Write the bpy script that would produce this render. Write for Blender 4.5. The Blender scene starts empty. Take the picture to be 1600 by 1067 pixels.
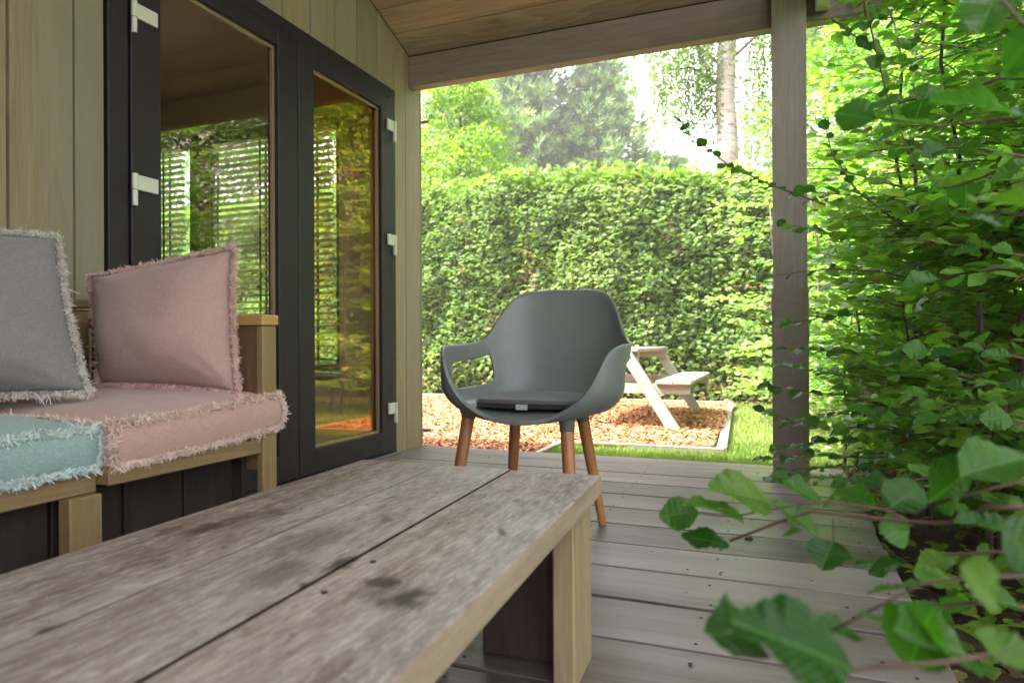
import bpy, bmesh, math, random
import numpy as np
from mathutils import Vector, Matrix, noise as mnoise

C = bpy.context.scene.collection
SC = bpy.context.scene
rnd = random.Random(7)
rng = np.random.default_rng(7)
PI = math.pi

# ------------------------------------------------------------------ camera
cam_d = bpy.data.cameras.new("camera")
cam_d.sensor_width = 36.0
cam_d.lens = 36.0 * 1050.0 / 1600.0
cam_d.clip_start = 0.02
cam_d.clip_end = 500
cam_d.dof.use_dof = True
cam_d.dof.focus_distance = 2.35
cam_d.dof.aperture_fstop = 4.6
cam = bpy.data.objects.new("camera", cam_d)
C.objects.link(cam)
_yaw, _pitch, _roll = math.radians(21.42), math.radians(0.075), math.radians(-0.29)
_f = Vector((-math.sin(_yaw) * math.cos(_pitch), math.cos(_yaw) * math.cos(_pitch), math.sin(_pitch)))
_r0 = Vector((math.cos(_yaw), math.sin(_yaw), 0))
_u0 = _r0.cross(_f)
_r = _r0 * math.cos(_roll) + _u0 * math.sin(_roll)
_u = -_r0 * math.sin(_roll) + _u0 * math.cos(_roll)
cam.matrix_world = Matrix(((_r.x, _u.x, -_f.x, 0), (_r.y, _u.y, -_f.y, 0), (_r.z, _u.z, -_f.z, 0.66), (0, 0, 0, 1)))
SC.camera = cam

# ------------------------------------------------------------------ light
SUN_DIR = Vector((-0.50, -0.27, 0.82)).normalized()      # towards the sun
world = bpy.data.worlds.new("World")
SC.world = world
world.use_nodes = True
wn = world.node_tree
sky = wn.nodes.new("ShaderNodeTexSky")
sky.sky_type = 'NISHITA'
sky.sun_disc = False
sky.sun_elevation = math.asin(SUN_DIR.z)
sky.sun_rotation = math.atan2(SUN_DIR.x, SUN_DIR.y)
sky.air_density = 1.0
sky.dust_density = 3.0
sky.ozone_density = 1.0
bg = wn.nodes["Background"]
bg.inputs["Strength"].default_value = 0.15
hs = wn.nodes.new("ShaderNodeHueSaturation")      # thin bright haze: a whiter sky
hs.inputs["Saturation"].default_value = 0.38
mxw = wn.nodes.new("ShaderNodeMix"); mxw.data_type = 'RGBA'; mxw.blend_type = 'MULTIPLY'
mxw.inputs[0].default_value = 1.0; mxw.inputs[7].default_value = (1.10, 0.965, 0.975, 1)
wn.links.new(sky.outputs[0], hs.inputs["Color"])
wn.links.new(hs.outputs[0], mxw.inputs[6])
wn.links.new(mxw.outputs[2], bg.inputs[0])
sun_d = bpy.data.lights.new("sun", 'SUN')
sun_d.energy = 2.0
sun_d.angle = math.radians(0.6)
sun_d.color = (1.0, 0.95, 0.87)
sun = bpy.data.objects.new("sun", sun_d)
sun.rotation_euler = SUN_DIR.to_track_quat('Z', 'Y').to_euler()
sun.location = (0, 0, 30)
C.objects.link(sun)
SC.view_settings.view_transform = 'Standard'
SC.view_settings.look = 'None'
SC.view_settings.gamma = 1.0
SC.view_settings.use_curve_mapping = False
SC.view_settings.exposure = 3.35
SC.render.engine = 'CYCLES'
cy = SC.cycles
cy.use_denoising = True
cy.max_bounces = 10
cy.diffuse_bounces = 5
cy.glossy_bounces = 4
cy.transmission_bounces = 4
cy.transparent_max_bounces = 12
cy.sample_clamp_indirect = 6.0
cy.caustics_reflective = False
cy.caustics_refractive = False

# ------------------------------------------------------------------ helpers
BASE = {}

def props(o, label=None, cat=None, group=None, kind=None):
    if label: o["label"] = label
    if cat: o["category"] = cat
    if group: o["group"] = group
    if kind: o["kind"] = kind
    return o

def thing(name, loc, label, cat, group=None, kind=None):
    o = bpy.data.objects.new(name, None)
    o.empty_display_size = 0.1
    o.location = loc
    C.objects.link(o)
    BASE[o.name] = Vector(loc)
    return props(o, label, cat, group, kind)

def base_of(p):
    return BASE.get(p.name, Vector((0, 0, 0))) if p else Vector((0, 0, 0))

def link(name, me, mat, parent=None, loc=None):
    o = bpy.data.objects.new(name, me)
    C.objects.link(o)
    if mat is not None and not me.materials:
        me.materials.append(mat)
    if parent is not None:
        o.parent = parent
        BASE[o.name] = base_of(parent) + (Vector(loc) if loc is not None else Vector((0, 0, 0)))
    else:
        BASE[o.name] = Vector(loc) if loc is not None else Vector((0, 0, 0))
    if loc is not None:
        o.location = loc
    return o

def mesh_np(name, V, F, tint=None, smooth=False):
    """V (n,3) array, F (m,k) array of equal-sized faces."""
    me = bpy.data.meshes.new(name)
    V = np.asarray(V, dtype=np.float32); F = np.asarray(F, dtype=np.int32)
    k = F.shape[1]
    me.vertices.add(len(V)); me.vertices.foreach_set("co", V.ravel())
    me.loops.add(F.size); me.loops.foreach_set("vertex_index", F.ravel())
    me.polygons.add(len(F))
    me.polygons.foreach_set("loop_start", np.arange(0, F.size, k, dtype=np.int32))
    me.polygons.foreach_set("loop_total", np.full(len(F), k, dtype=np.int32))
    if smooth:
        me.polygons.foreach_set("use_smooth", np.ones(len(F), dtype=bool))
    if tint is not None:
        a = me.attributes.new("tint", 'FLOAT', 'POINT')
        a.data.foreach_set("value", np.asarray(tint, dtype=np.float32))
    me.update(calc_edges=True)
    return me

class MB:
    """collects shapes in world coordinates"""
    def __init__(s): s.v = []; s.f = []
    def add(s, vs, fs):
        n = len(s.v); s.v += [Vector(v) for v in vs]; s.f += [tuple(i + n for i in f) for f in fs]
        return s
    def box(s, x0, x1, y0, y1, z0, z1, b=0.0):
        if b <= 0:
            vs = [(x0,y0,z0),(x1,y0,z0),(x1,y1,z0),(x0,y1,z0),(x0,y0,z1),(x1,y0,z1),(x1,y1,z1),(x0,y1,z1)]
            s.add(vs, [(0,3,2,1),(4,5,6,7),(0,1,5,4),(1,2,6,5),(2,3,7,6),(3,0,4,7)])
            return s
        bm = bmesh.new()
        bmesh.ops.create_cube(bm, size=1)
        for v in bm.verts:
            v.co = Vector(((x0+x1)/2 + v.co.x*(x1-x0), (y0+y1)/2 + v.co.y*(y1-y0), (z0+z1)/2 + v.co.z*(z1-z0)))
        bmesh.ops.bevel(bm, geom=list(bm.edges), offset=b, segments=1, affect='EDGES')
        bm.verts.index_update()
        s.add([v.co for v in bm.verts], [[v.index for v in f.verts] for f in bm.faces])
        bm.free()
        return s
    def tube(s, pts, rad, n=8, cap=True):
        pts = [Vector(p) for p in pts]
        m = len(pts)
        if not hasattr(rad, '__len__'): rad = [rad] * m
        rings = []; up = None
        for i, p in enumerate(pts):
            t = (pts[min(i+1, m-1)] - pts[max(i-1, 0)]).normalized()
            if up is None:
                up = Vector((0, 0, 1)) if abs(t.z) < 0.9 else Vector((1, 0, 0))
            a = t.cross(up).normalized(); b = a.cross(t).normalized(); up = b
            rings.append([p + (a*math.cos(2*PI*j/n) + b*math.sin(2*PI*j/n)) * rad[i] for j in range(n)])
        vs = [v for r in rings for v in r]; fs = []
        for i in range(m-1):
            for j in range(n):
                k = (j+1) % n
                fs.append((i*n+j, (i+1)*n+j, (i+1)*n+k, i*n+k))
        if cap:
            fs.append(tuple(range(n))); fs.append(tuple((m-1)*n + j for j in reversed(range(n))))
        return s.add(vs, fs)
    def xf(s, M):
        s.v = [M @ v for v in s.v]; return s
    def build(s, name, mat, parent=None, smooth=False, bevel=0):
        me = bpy.data.meshes.new(name)
        b = base_of(parent)
        me.from_pydata([v - b for v in s.v], [], s.f)
        bm = bmesh.new(); bm.from_mesh(me); bmesh.ops.recalc_face_normals(bm, faces=bm.faces); bm.to_mesh(me); bm.free()
        if smooth:
            me.polygons.foreach_set("use_smooth", [True]*len(me.polygons))
        me.update()
        return link(name, me, mat, parent)

def box(name, x0, x1, y0, y1, z0, z1, mat, parent=None, b=0.0, M=None):
    m = MB().box(x0, x1, y0, y1, z0, z1, b)
    if M is not None: m.xf(M)
    return m.build(name, mat, parent)

# ------------------------------------------------------------------ materials
class NT:
    def __init__(s, name):
        s.m = bpy.data.materials.new(name); s.m.use_nodes = True
        s.t = s.m.node_tree; s.t.nodes.clear()
        s.out = s.t.nodes.new("ShaderNodeOutputMaterial")
    def n(s, typ, **kw):
        nd = s.t.nodes.new("ShaderNode" + typ)
        for k, v in kw.items():
            if k.startswith("i_"):
                key = k[2:]
                key = int(key) if key.isdigit() else key.replace("_", " ")
                nd.inputs[key].default_value = v
            else: setattr(nd, k, v)
        return nd
    def l(s, a, b): s.t.links.new(a, b)
    def math(s, op, a, b=None, c=None, clamp=False):
        nd = s.t.nodes.new("ShaderNodeMath"); nd.operation = op; nd.use_clamp = clamp
        for i, x in enumerate((a, b, c)):
            if x is None: continue
            if isinstance(x, (int, float)): nd.inputs[i].default_value = x
            else: s.l(x, nd.inputs[i])
        return nd.outputs[0]
    def mix(s, fac, a, b, mode='MIX'):
        nd = s.t.nodes.new("ShaderNodeMix"); nd.data_type = 'RGBA'; nd.blend_type = mode
        for sock, x in ((nd.inputs[0], fac), (nd.inputs[6], a), (nd.inputs[7], b)):
            if isinstance(x, (int, float)): sock.default_value = x
            elif isinstance(x, tuple): sock.default_value = (*x[:3], 1)
            else: s.l(x, sock)
        return nd.outputs[2]
    def ramp(s, fac, stops):
        nd = s.t.nodes.new("ShaderNodeValToRGB")
        el = nd.color_ramp.elements
        while len(el) < len(stops): el.new(0.5)
        for e, (p, c) in zip(el, stops):
            e.position = p
            e.color = (c, c, c, 1) if isinstance(c, (int, float)) else (*c, 1)
        s.l(fac, nd.inputs[0]); return nd.outputs[0]
    def coords(s, scale=(1,1,1), rand=True):
        tc = s.n("TexCoord")
        src = tc.outputs["Object"]
        if rand:
            oi = s.n("ObjectInfo")
            cb = s.n("CombineXYZ")
            for i, k in enumerate((37.0, 17.0, 29.0)):
                s.l(s.math('MULTIPLY', oi.outputs["Random"], k), cb.inputs[i])
            va = s.n("VectorMath", operation='ADD'); s.l(src, va.inputs[0]); s.l(cb.outputs[0], va.inputs[1]); src = va.outputs[0]
        mp = s.n("Mapping"); mp.inputs["Scale"].default_value = scale
        s.l(src, mp.inputs["Vector"]); return mp.outputs[0]
    def noise(s, vec, scale=5, detail=4, rough=0.5, dist=0.0):
        nd = s.n("TexNoise"); nd.inputs["Scale"].default_value = scale; nd.inputs["Detail"].default_value = detail
        nd.inputs["Roughness"].default_value = rough; nd.inputs["Distortion"].default_value = dist
        if vec is not None: s.l(vec, nd.inputs["Vector"])
        return nd.outputs["Fac"]
    def finish(s, color, rough=0.6, bump=None, bstr=0.3, bdist=0.002, spec=0.5, metal=0.0, extra=None):
        p = s.n("BsdfPrincipled")
        for key, x in (("Base Color", color), ("Roughness", rough), ("Metallic", metal), ("Specular IOR Level", spec)):
            if isinstance(x, (int, float)): p.inputs[key].default_value = x
            elif isinstance(x, tuple): p.inputs[key].default_value = (*x[:3], 1)
            else: s.l(x, p.inputs[key])
        if bump is not None:
            b = s.n("Bump"); b.inputs["Strength"].default_value = bstr; b.inputs["Distance"].default_value = bdist
            s.l(bump, b.inputs["Height"]); s.l(b.outputs[0], p.inputs["Normal"])
        s.p = p
        s.l(p.outputs[0], s.out.inputs[0]); return s.m

def wood(name, c1, c2, axis='y', rough=0.6, knots=0.5, grain=1.0, var=0.25, spec=0.4, grey=None, knot_col=None, ringscale=1.0, sharp=1.0, cracks=0.0):
    t = NT(name)
    al, ac = 0.35, 1.0
    sc = {'x': (al, ac, ac), 'y': (ac, al, ac), 'z': (ac, ac, al)}[axis]
    sc2 = {'x': (.03, 1, 1), 'y': (1, .03, 1), 'z': (1, 1, .03)}[axis]
    sc3 = {'x': (.1, 1, 1), 'y': (1, .1, 1), 'z': (1, 1, .1)}[axis]
    v = t.coords(sc)
    n0 = t.noise(t.coords(sc3), 5.5 * ringscale, 2, .5, .4)
    # growth rings: sine of a stretched noise
    rings = t.math('FRACT', t.math('MULTIPLY', n0, 9.0))
    rings = t.ramp(rings, [(0, 0), (.55, .35), (.9, 1), (1, 0)])
    fib = t.noise(t.coords(sc2), 260, 3, .6)
    fib2 = t.noise(t.coords(sc2), 60, 3, .6)
    big = t.noise(t.coords(sc3), 2.4, 3, .6)
    oi = t.n("ObjectInfo")
    fac = t.math('ADD', t.math('MULTIPLY', rings, .38 * grain), t.math('ADD', t.math('MULTIPLY', t.math('SUBTRACT', fib2, .5), .6*sharp*1.6), .3))
    fac = t.math('SUBTRACT', t.math('ADD', fac, t.math('MULTIPLY', t.math('SUBTRACT', big, .5), .9*sharp)), .12)
    col = t.mix(t.math('MULTIPLY', fac, 1.0, clamp=True), c1, c2)
    fcol = t.ramp(fib, [(.3, .72), (.62, 1.08)])
    col = t.mix(.65, col, fcol, 'MULTIPLY')
    if knots > 0:
        vo = t.n("TexVoronoi"); vo.inputs["Scale"].default_value = 3.2
        kn = t.noise(v, 9, 2)
        dv = t.n("VectorMath", operation='ADD')
        cb = t.n("CombineXYZ"); t.l(t.math('MULTIPLY', kn, .12), cb.inputs[0]); t.l(t.math('MULTIPLY', kn, .1), cb.inputs[1])
        t.l(v, dv.inputs[0]); t.l(cb.outputs[0], dv.inputs[1])
        t.l(dv.outputs[0], vo.inputs["Vector"])
        k = t.ramp(vo.outputs["Distance"], [(.03, 1.0), (.075, .35), (.15, 0)])
        kc = knot_col or tuple(x * .3 for x in c1)
        col = t.mix(t.math('MULTIPLY', k, knots), col, kc)
    if grey:
        g = t.noise(t.coords(sc3, rand=True), 3.5, 4, .65)
        col = t.mix(t.ramp(g, [(.38, 0), (.66, .85)]), col, grey)
    if cracks:
        cn = t.noise(t.coords(sc2), 34, 5, .72, .25)
        ck = t.ramp(cn, [(.625, 0), (.66, 1)])
        cn2 = t.noise(t.coords(sc3), 7, 2)
        ck = t.math('MULTIPLY', ck, t.ramp(cn2, [(.45, 0), (.6, 1)]))
        col = t.mix(t.math('MULTIPLY', ck, .7*cracks), col, tuple(x*.35 for x in c1))
        sp_ = t.noise(t.coords(sc3), 40, 4, .7)
        col = t.mix(t.math('MULTIPLY', t.ramp(sp_, [(.62, 0), (.74, 1)]), .45*cracks), col, tuple(x*.5 for x in c1))
    br = t.math('ADD', t.math('MULTIPLY', oi.outputs["Random"], var), 1 - var / 2)
    hs = t.n("HueSaturation"); t.l(col, hs.inputs["Color"]); t.l(br, hs.inputs["Value"])
    h = t.math('ADD', t.math('MULTIPLY', fib, .6), t.math('MULTIPLY', rings, .35))
    r = t.math('ADD', t.math('MULTIPLY', fib2, .2), rough - .1)
    return t.finish(hs.outputs[0], r, h, .35, .0015, spec)

def plain(name, col, rough=0.5, metal=0.0, nscale=40, namt=0.12, bstr=0.1, spec=0.5, bdist=.001):
    t = NT(name)
    v = t.coords()
    n = t.noise(v, nscale, 4, .6)
    c = t.mix(t.math('MULTIPLY', n, 1.0), tuple(x * (1 - namt) for x in col), tuple(min(1, x * (1 + namt)) for x in col))
    r = t.math('ADD', t.math('MULTIPLY', t.noise(v, nscale * .3, 3), .15), rough - .075)
    return t.finish(c, r, n, bstr, bdist, spec, metal)

def fabric(name, c1, c2, scale=700):
    t = NT(name)
    tc = t.n("TexCoord")
    v = t.coords(rand=False)
    w1 = t.noise(t.coords((1, .08, 1), False), scale, 2, .6)
    w2 = t.noise(t.coords((.08, 1, .3), False), scale, 2, .6)
    w3 = t.noise(t.coords((1, 1, .08), False), scale, 2, .6)
    w = t.math('ADD', t.math('ADD', t.math('MULTIPLY', w1, .35), t.math('MULTIPLY', w2, .35)), t.math('MULTIPLY', w3, .3))
    big = t.noise(v, 6, 3, .6)
    fac = t.math('ADD', t.ramp(w, [(.36, 0), (.64, 1)]), t.math('MULTIPLY', t.math('SUBTRACT', big, .5), .5), clamp=True)
    col = t.mix(fac, c1, c2)
    m = t.finish(col, .95, t.math('ADD', w, t.math('MULTIPLY', big, .8)), .7, .0022, .1)
    t.p.inputs["Sheen Weight"].default_value = .25
    return m

def leafmat(name, dark, light, yellow=None, trans=0.4, rough=0.38, tcol=None, gloss=.5, obj_random=False, brown=None, veins=False):
    t = NT(name)
    if obj_random:
        src = t.n("ObjectInfo").outputs["Random"]
    else:
        src = t.n("Attribute", attribute_name="tint").outputs["Fac"]
    stops = [(0, dark), (.75, light)]
    if yellow: stops.append((.97, yellow))
    if brown: stops = [(0, brown), (.05, dark), (.75, light)] + ([(.97, yellow)] if yellow else [])
    col = t.ramp(src, stops)
    v = t.coords(rand=False)
    n = t.noise(v, 30, 3)
    col = t.mix(.5, col, t.ramp(n, [(.3, .75), (.7, 1.2)]), 'MULTIPLY')
    p = t.n("BsdfPrincipled")
    if veins:
        sp = t.n("SeparateXYZ"); t.l(v, sp.inputs[0])
        ay = t.math('ABSOLUTE', sp.outputs[1])
        ph = t.math('SUBTRACT', t.math('MULTIPLY', sp.outputs[0], 62.0), t.math('MULTIPLY', ay, 70.0))
        sv = t.ramp(t.math('SINE', ph), [(.80, 0), (1, 1)])
        mid = t.ramp(ay, [(.006, 1), (.016, 0)])
        vv_ = t.math('MAXIMUM', t.math('MULTIPLY', sv, .55), mid)
        col = t.mix(t.math('MULTIPLY', vv_, .45), col, tuple(min(1, c*2.4+.02) for c in light))
        bp = t.n("Bump"); bp.inputs["Strength"].default_value = .5; bp.inputs["Distance"].default_value = .01
        t.l(t.math('SUBTRACT', 1.0, vv_), bp.inputs["Height"]); t.l(bp.outputs[0], p.inputs["Normal"])
    t.l(col, p.inputs["Base Color"])
    p.inputs["Roughness"].default_value = rough; p.inputs["Specular IOR Level"].default_value = gloss
    tr = t.n("BsdfTranslucent")
    tc = t.mix(1.0, col, tcol or (1.65, 2.05, .7), 'MULTIPLY')
    t.l(tc, tr.inputs[0])
    mx = t.n("MixShader"); mx.inputs[0].default_value = trans
    t.l(p.outputs[0], mx.inputs[1]); t.l(tr.outputs[0], mx.inputs[2]); t.l(mx.outputs[0], t.out.inputs[0])
    return t.m

M = {}
M['wall'] = wood('wall_boards_wood', (.24, .19, .11), (.38, .32, .195), 'z', .62, .6, 1.0, .16, .3, grey=(.25, .225, .175))
M['ceiling'] = wood('ceiling_wood', (.42, .31, .25), (.66, .53, .45), 'x', .6, .4, 1.5, .12, .3)
M['beam'] = wood('beam_wood', (.26, .205, .175), (.39, .32, .28), 'x', .6, .35, .8, .1, .3)
M['deck'] = wood('deck_wood', (.07, .051, .047), (.185, .146, .137), 'x', .38, .2, 1.1, .34, .5, grey=(.235, .20, .195), sharp=2.1, cracks=.8)
M['bench'] = wood('bench_wood', (.19, .125, .06), (.31, .215, .11), 'y', .55, .4, .8, .1, .35)
M['bench_z'] = wood('bench_upright_wood', (.21, .14, .065), (.33, .23, .12), 'z', .55, .4, .8, .1, .35)
M['arm_panel'] = wood('arm_panel_shaded_wood', (.12, .068, .035), (.21, .125, .065), 'z', .55, .3, .8, .1, .3)  # darker bench wood: the shade on this unlit face is in the colour
M['arm'] = wood('arm_rest_wood', (.42, .24, .09), (.58, .36, .15), 'x', .5, .3, 1, .1, .4)
M['shaded_panel'] = wood('bench_panel_shaded_wood', (.022, .014, .012), (.045, .030, .024), 'z', .6, .3, .8, .2, .3)  # darkened further, with the deep shade under the bench put into the colour
M['table_side'] = wood('table_leg_wood', (.27, .20, .115), (.40, .31, .185), 'z', .55, .45, .9, .1, .35)
M['table_shaded'] = wood('table_panel_shaded_wood', (.045, .026, .022), (.085, .052, .042), 'z', .6, .3, .8, .1, .3)  # table wood darkened: the shade under the top is put into the colour
M['leg'] = wood('chair_leg_wood', (.34, .145, .05), (.52, .25, .10), 'z', .4, 0, .7, .12, .45)
M['post'] = wood('post_wood', (.34, .30, .265), (.46, .415, .375), 'z', .6, .1, .5, .05, .3)
M['picnic'] = wood('picnic_wood', (.26, .238, .208), (.37, .345, .31), 'x', .6, .25, .8, .12, .3, grey=(.40, .38, .365))
M['picnic_y'] = wood('picnic_plank_wood', (.26, .238, .208), (.37, .345, .31), 'y', .6, .25, .8, .12, .3, grey=(.40, .38, .365))
M['edging'] = wood('edging_wood', (.17, .145, .11), (.27, .235, .185), 'x', .7, .2, .7, .15, .3, grey=(.25, .235, .21))
M['edging_y'] = wood('edging_wood_long', (.17, .145, .11), (.27, .235, .185), 'y', .7, .2, .7, .15, .3, grey=(.25, .235, .21))
M['frame'] = plain('dark_frame_paint', (.017, .0095, .019), .55, 0, 60, .25, .06)
M['hinge'] = plain('cream_hinge_paint', (.62, .63, .55), .35, 0, 60, .05, .03)
M['shell'] = plain('grey_green_plastic', (.145, .167, .157), .40, 0, 22, .10, .12, .5, .0004)
M['ferrule'] = plain('ferrule_plastic', (.16, .17, .165), .4)
M['pad'] = fabric('pad_fabric', (.075, .085, .08), (.12, .13, .125), 900)
M['pad_dark'] = fabric('pad_side_fabric', (.02, .016, .02), (.05, .04, .048), 900)
M['tag'] = plain('tag_fabric', (.34, .36, .33), .8)
M['pink'] = fabric('pink_cotton', (.37, .225, .19), (.53, .35, .305))
M['pink2'] = fabric('pink_pillow_cotton', (.33, .215, .19), (.47, .325, .295))
M['teal'] = fabric('teal_cotton', (.17, .27, .25), (.33, .45, .42))
M['greyf'] = fabric('grey_cotton', (.15, .14, .14), (.26, .245, .24))
M['fr_pink'] = plain('pink_fringe', (.74, .58, .50), .95, 0, 25, .35, 0, .1)
M['fr_pink2'] = plain('rose_fringe', (.70, .50, .46), .95, 0, 25, .35, 0, .1)
M['fr_teal'] = plain('teal_fringe', (.60, .70, .66), .95, 0, 25, .35, 0, .1)
M['fr_grey'] = plain('grey_fringe', (.62, .58, .54), .95, 0, 25, .3, 0, .1)
M['metal'] = plain('dull_metal', (.20, .20, .21), .4, .8)
M['screw'] = plain('screw_metal', (.03, .025, .025), .6, .3)
M['inner_wall'] = plain('interior_wall_paint', (.68, .58, .44), .8, 0, 3, .05, .02)
M['inner_ceiling'] = plain('interior_ceiling_paint', (.80, .74, .68), .8, 0, 3, .05, .02)
M['inner_floor'] = wood('interior_floor_wood', (.20, .15, .10), (.3, .22, .15), 'x', .5, .2)
M['wframe'] = plain('window_frame_paint', (.10, .085, .075), .5)
M['sill'] = plain('sill_paint', (.55, .58, .58), .5)
M['blind'] = wood('blind_slat_wood', (.17, .13, .065), (.26, .20, .11), 'x', .45, 0, .4, .1, .4)
M['tape'] = plain('ladder_tape_cloth', (.05, .03, .02), .9)
M['gap_shade'] = plain('plank_gap_shade', (.02, .015, .012), .95)  # near black that stands for the shade between the table planks
M['roof'] = plain('roof_felt', (.05, .05, .05), .9, 0, 80, .3, .3)
M['concrete'] = plain('pale_concrete', (.34, .33, .31), .85, 0, 14, .15, .2)
M['bark'] = plain('shrub_bark', (.085, .06, .055), .85, 0, 60, .5, .6)
M['bark_red'] = plain('twig_bark', (.13, .07, .05), .7, 0, 80, .3, .3)
M['pinebark'] = plain('pine_bark', (.17, .11, .08), .9, 0, 12, .4, .6)
M['car'] = plain('car_paint', (.55, .60, .66), .25, 0, 5, .02, 0)
M['car_glass'] = plain('car_window_glass', (.03, .035, .04), .1)
M['rubber'] = plain('rubber', (.03, .03, .03), .8)

def glass_mat(name, tint, ior, trans=(.93, .95, .93)):
    t = NT(name)
    lw = t.n("LayerWeight"); lw.inputs["Blend"].default_value = .5
    r0 = ((ior-1)/(ior+1))**2
    class FR: outputs = [t.math('ADD', t.math('MULTIPLY', t.math('POWER', lw.outputs["Facing"], 4.2), 1-r0), r0)]
    fr = FR
    gl = t.n("BsdfGlossy"); gl.inputs["Color"].default_value = (*tint, 1); gl.inputs["Roughness"].default_value = 0.0
    tr = t.n("BsdfTransparent"); tr.inputs["Color"].default_value = (*trans, 1)
    mx = t.n("MixShader")
    t.l(fr.outputs[0], mx.inputs[0]); t.l(tr.outputs[0], mx.inputs[1]); t.l(gl.outputs[0], mx.inputs[2])
    t.l(mx.outputs[0], t.out.inputs[0]); return t.m
M['glass'] = glass_mat('coated_door_glass', (1.0, .55, .17), 2.1, (.97, .98, .96))  # golden reflection painted stronger here; both panes share one coating
M['glass_l'] = glass_mat('coated_door_glass_left', (1.0, .82, .70), 1.62, (.97, .98, .97))  # same coating, with a paler reflection tint set for its viewing angle
M['wglass'] = glass_mat('window_glass', (1, 1, 1), 1.45)

# foliage colours
M['beech'] = leafmat('beech_leaves', (.08, .19, .032), (.20, .36, .058), (.28, .35, .06), .52, .32, brown=(.22, .09, .03))
M['beech_big'] = leafmat('beech_leaf', (.022, .085, .014), (.068, .185, .027), (.12, .23, .035), .45, .27, obj_random=True, gloss=.35, veins=True)
M['hedge'] = leafmat('hedge_sprays', (.085, .16, .035), (.20, .30, .075), (.32, .38, .13), .35, .5, brown=(.30, .18, .09))
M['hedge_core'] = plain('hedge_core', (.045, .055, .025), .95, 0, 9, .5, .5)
M['bright'] = leafmat('bright_leaves', (.08, .16, .02), (.17, .27, .03), (.36, .36, .05), .45, .4)
M['pine'] = leafmat('pine_needles', (.085, .15, .065), (.16, .235, .105), (.26, .28, .14), .3, .6)
M['birchleaf'] = leafmat('birch_leaves', (.06, .13, .02), (.12, .2, .035), (.24, .27, .05), .45, .4)
M['grass'] = leafmat('grass_blades', (.08, .145, .025), (.16, .23, .05), (.33, .32, .12), .35, .5)
M['broad'] = leafmat('broadleaf', (.045, .12, .02), (.11, .21, .03), (.26, .28, .05), .5, .4)

def ground_mat(name, stops, scale=3, bscale=40, rough=.95, bd=.01):
    t = NT(name)
    v = t.coords(rand=False)
    n = t.math('ADD', t.math('MULTIPLY', t.noise(v, scale, 5, .65), .6), t.math('MULTIPLY', t.noise(v, bscale, 4, .7), .4))
    c = t.ramp(n, stops)
    return t.finish(c, rough, t.noise(v, bscale, 5, .7), .8, bd, .15)
M['lawn'] = ground_mat('lawn', [(.3, (.09, .12, .03)), (.5, (.15, .20, .045)), (.68, (.26, .25, .10))])
M['soil'] = ground_mat('soil', [(.3, (.018, .012, .009)), (.5, (.05, .033, .022)), (.7, (.10, .065, .04))], 6, 70)
M['mulch'] = ground_mat('mulch_base', [(.3, (.10, .04, .015)), (.5, (.30, .13, .05)), (.7, (.48, .26, .12))], 25, 90)
M['gravel'] = ground_mat('gravel', [(.3, (.25, .24, .22)), (.7, (.42, .41, .38))], 8, 90)

def chip_mat():
    t = NT('wood_chips')
    src = t.n("Attribute", attribute_name="tint").outputs["Fac"]
    c = t.ramp(src, [(0, (.10, .045, .02)), (.3, (.27, .125, .055)), (.6, (.40, .21, .10)), (.85, (.47, .29, .155)), (1, (.52, .39, .25))])
    return t.finish(c, .85, None, spec=.2)
M['chips'] = chip_mat()

def litter_mat():
    t = NT('dead_leaves')
    src = t.n("Attribute", attribute_name="tint").outputs["Fac"]
    c = t.ramp(src, [(0, (.03, .016, .01)), (.6, (.09, .048, .025)), (1, (.22, .14, .07))])
    return t.finish(c, .8, None, spec=.3)
M['litter'] = litter_mat()

def birch_bark():
    t = NT('birch_bark')
    v = t.coords((1, 1, 6), False)
    n = t.noise(v, 5, 5, .7, .5)
    v2 = t.coords((1, 1, 1), False)
    n2 = t.noise(v2, 1.6, 4, .65, .3)
    c = t.mix(t.ramp(n, [(.36, 1), (.46, 0)]), (.44, .38, .33), (.09, .065, .05))
    c = t.mix(t.ramp(n2, [(.50, 0), (.60, .85)]), c, (.19, .15, .12))
    return t.finish(c, .75, n, .5, .02, .3)
M['birchbark'] = birch_bark()

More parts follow.
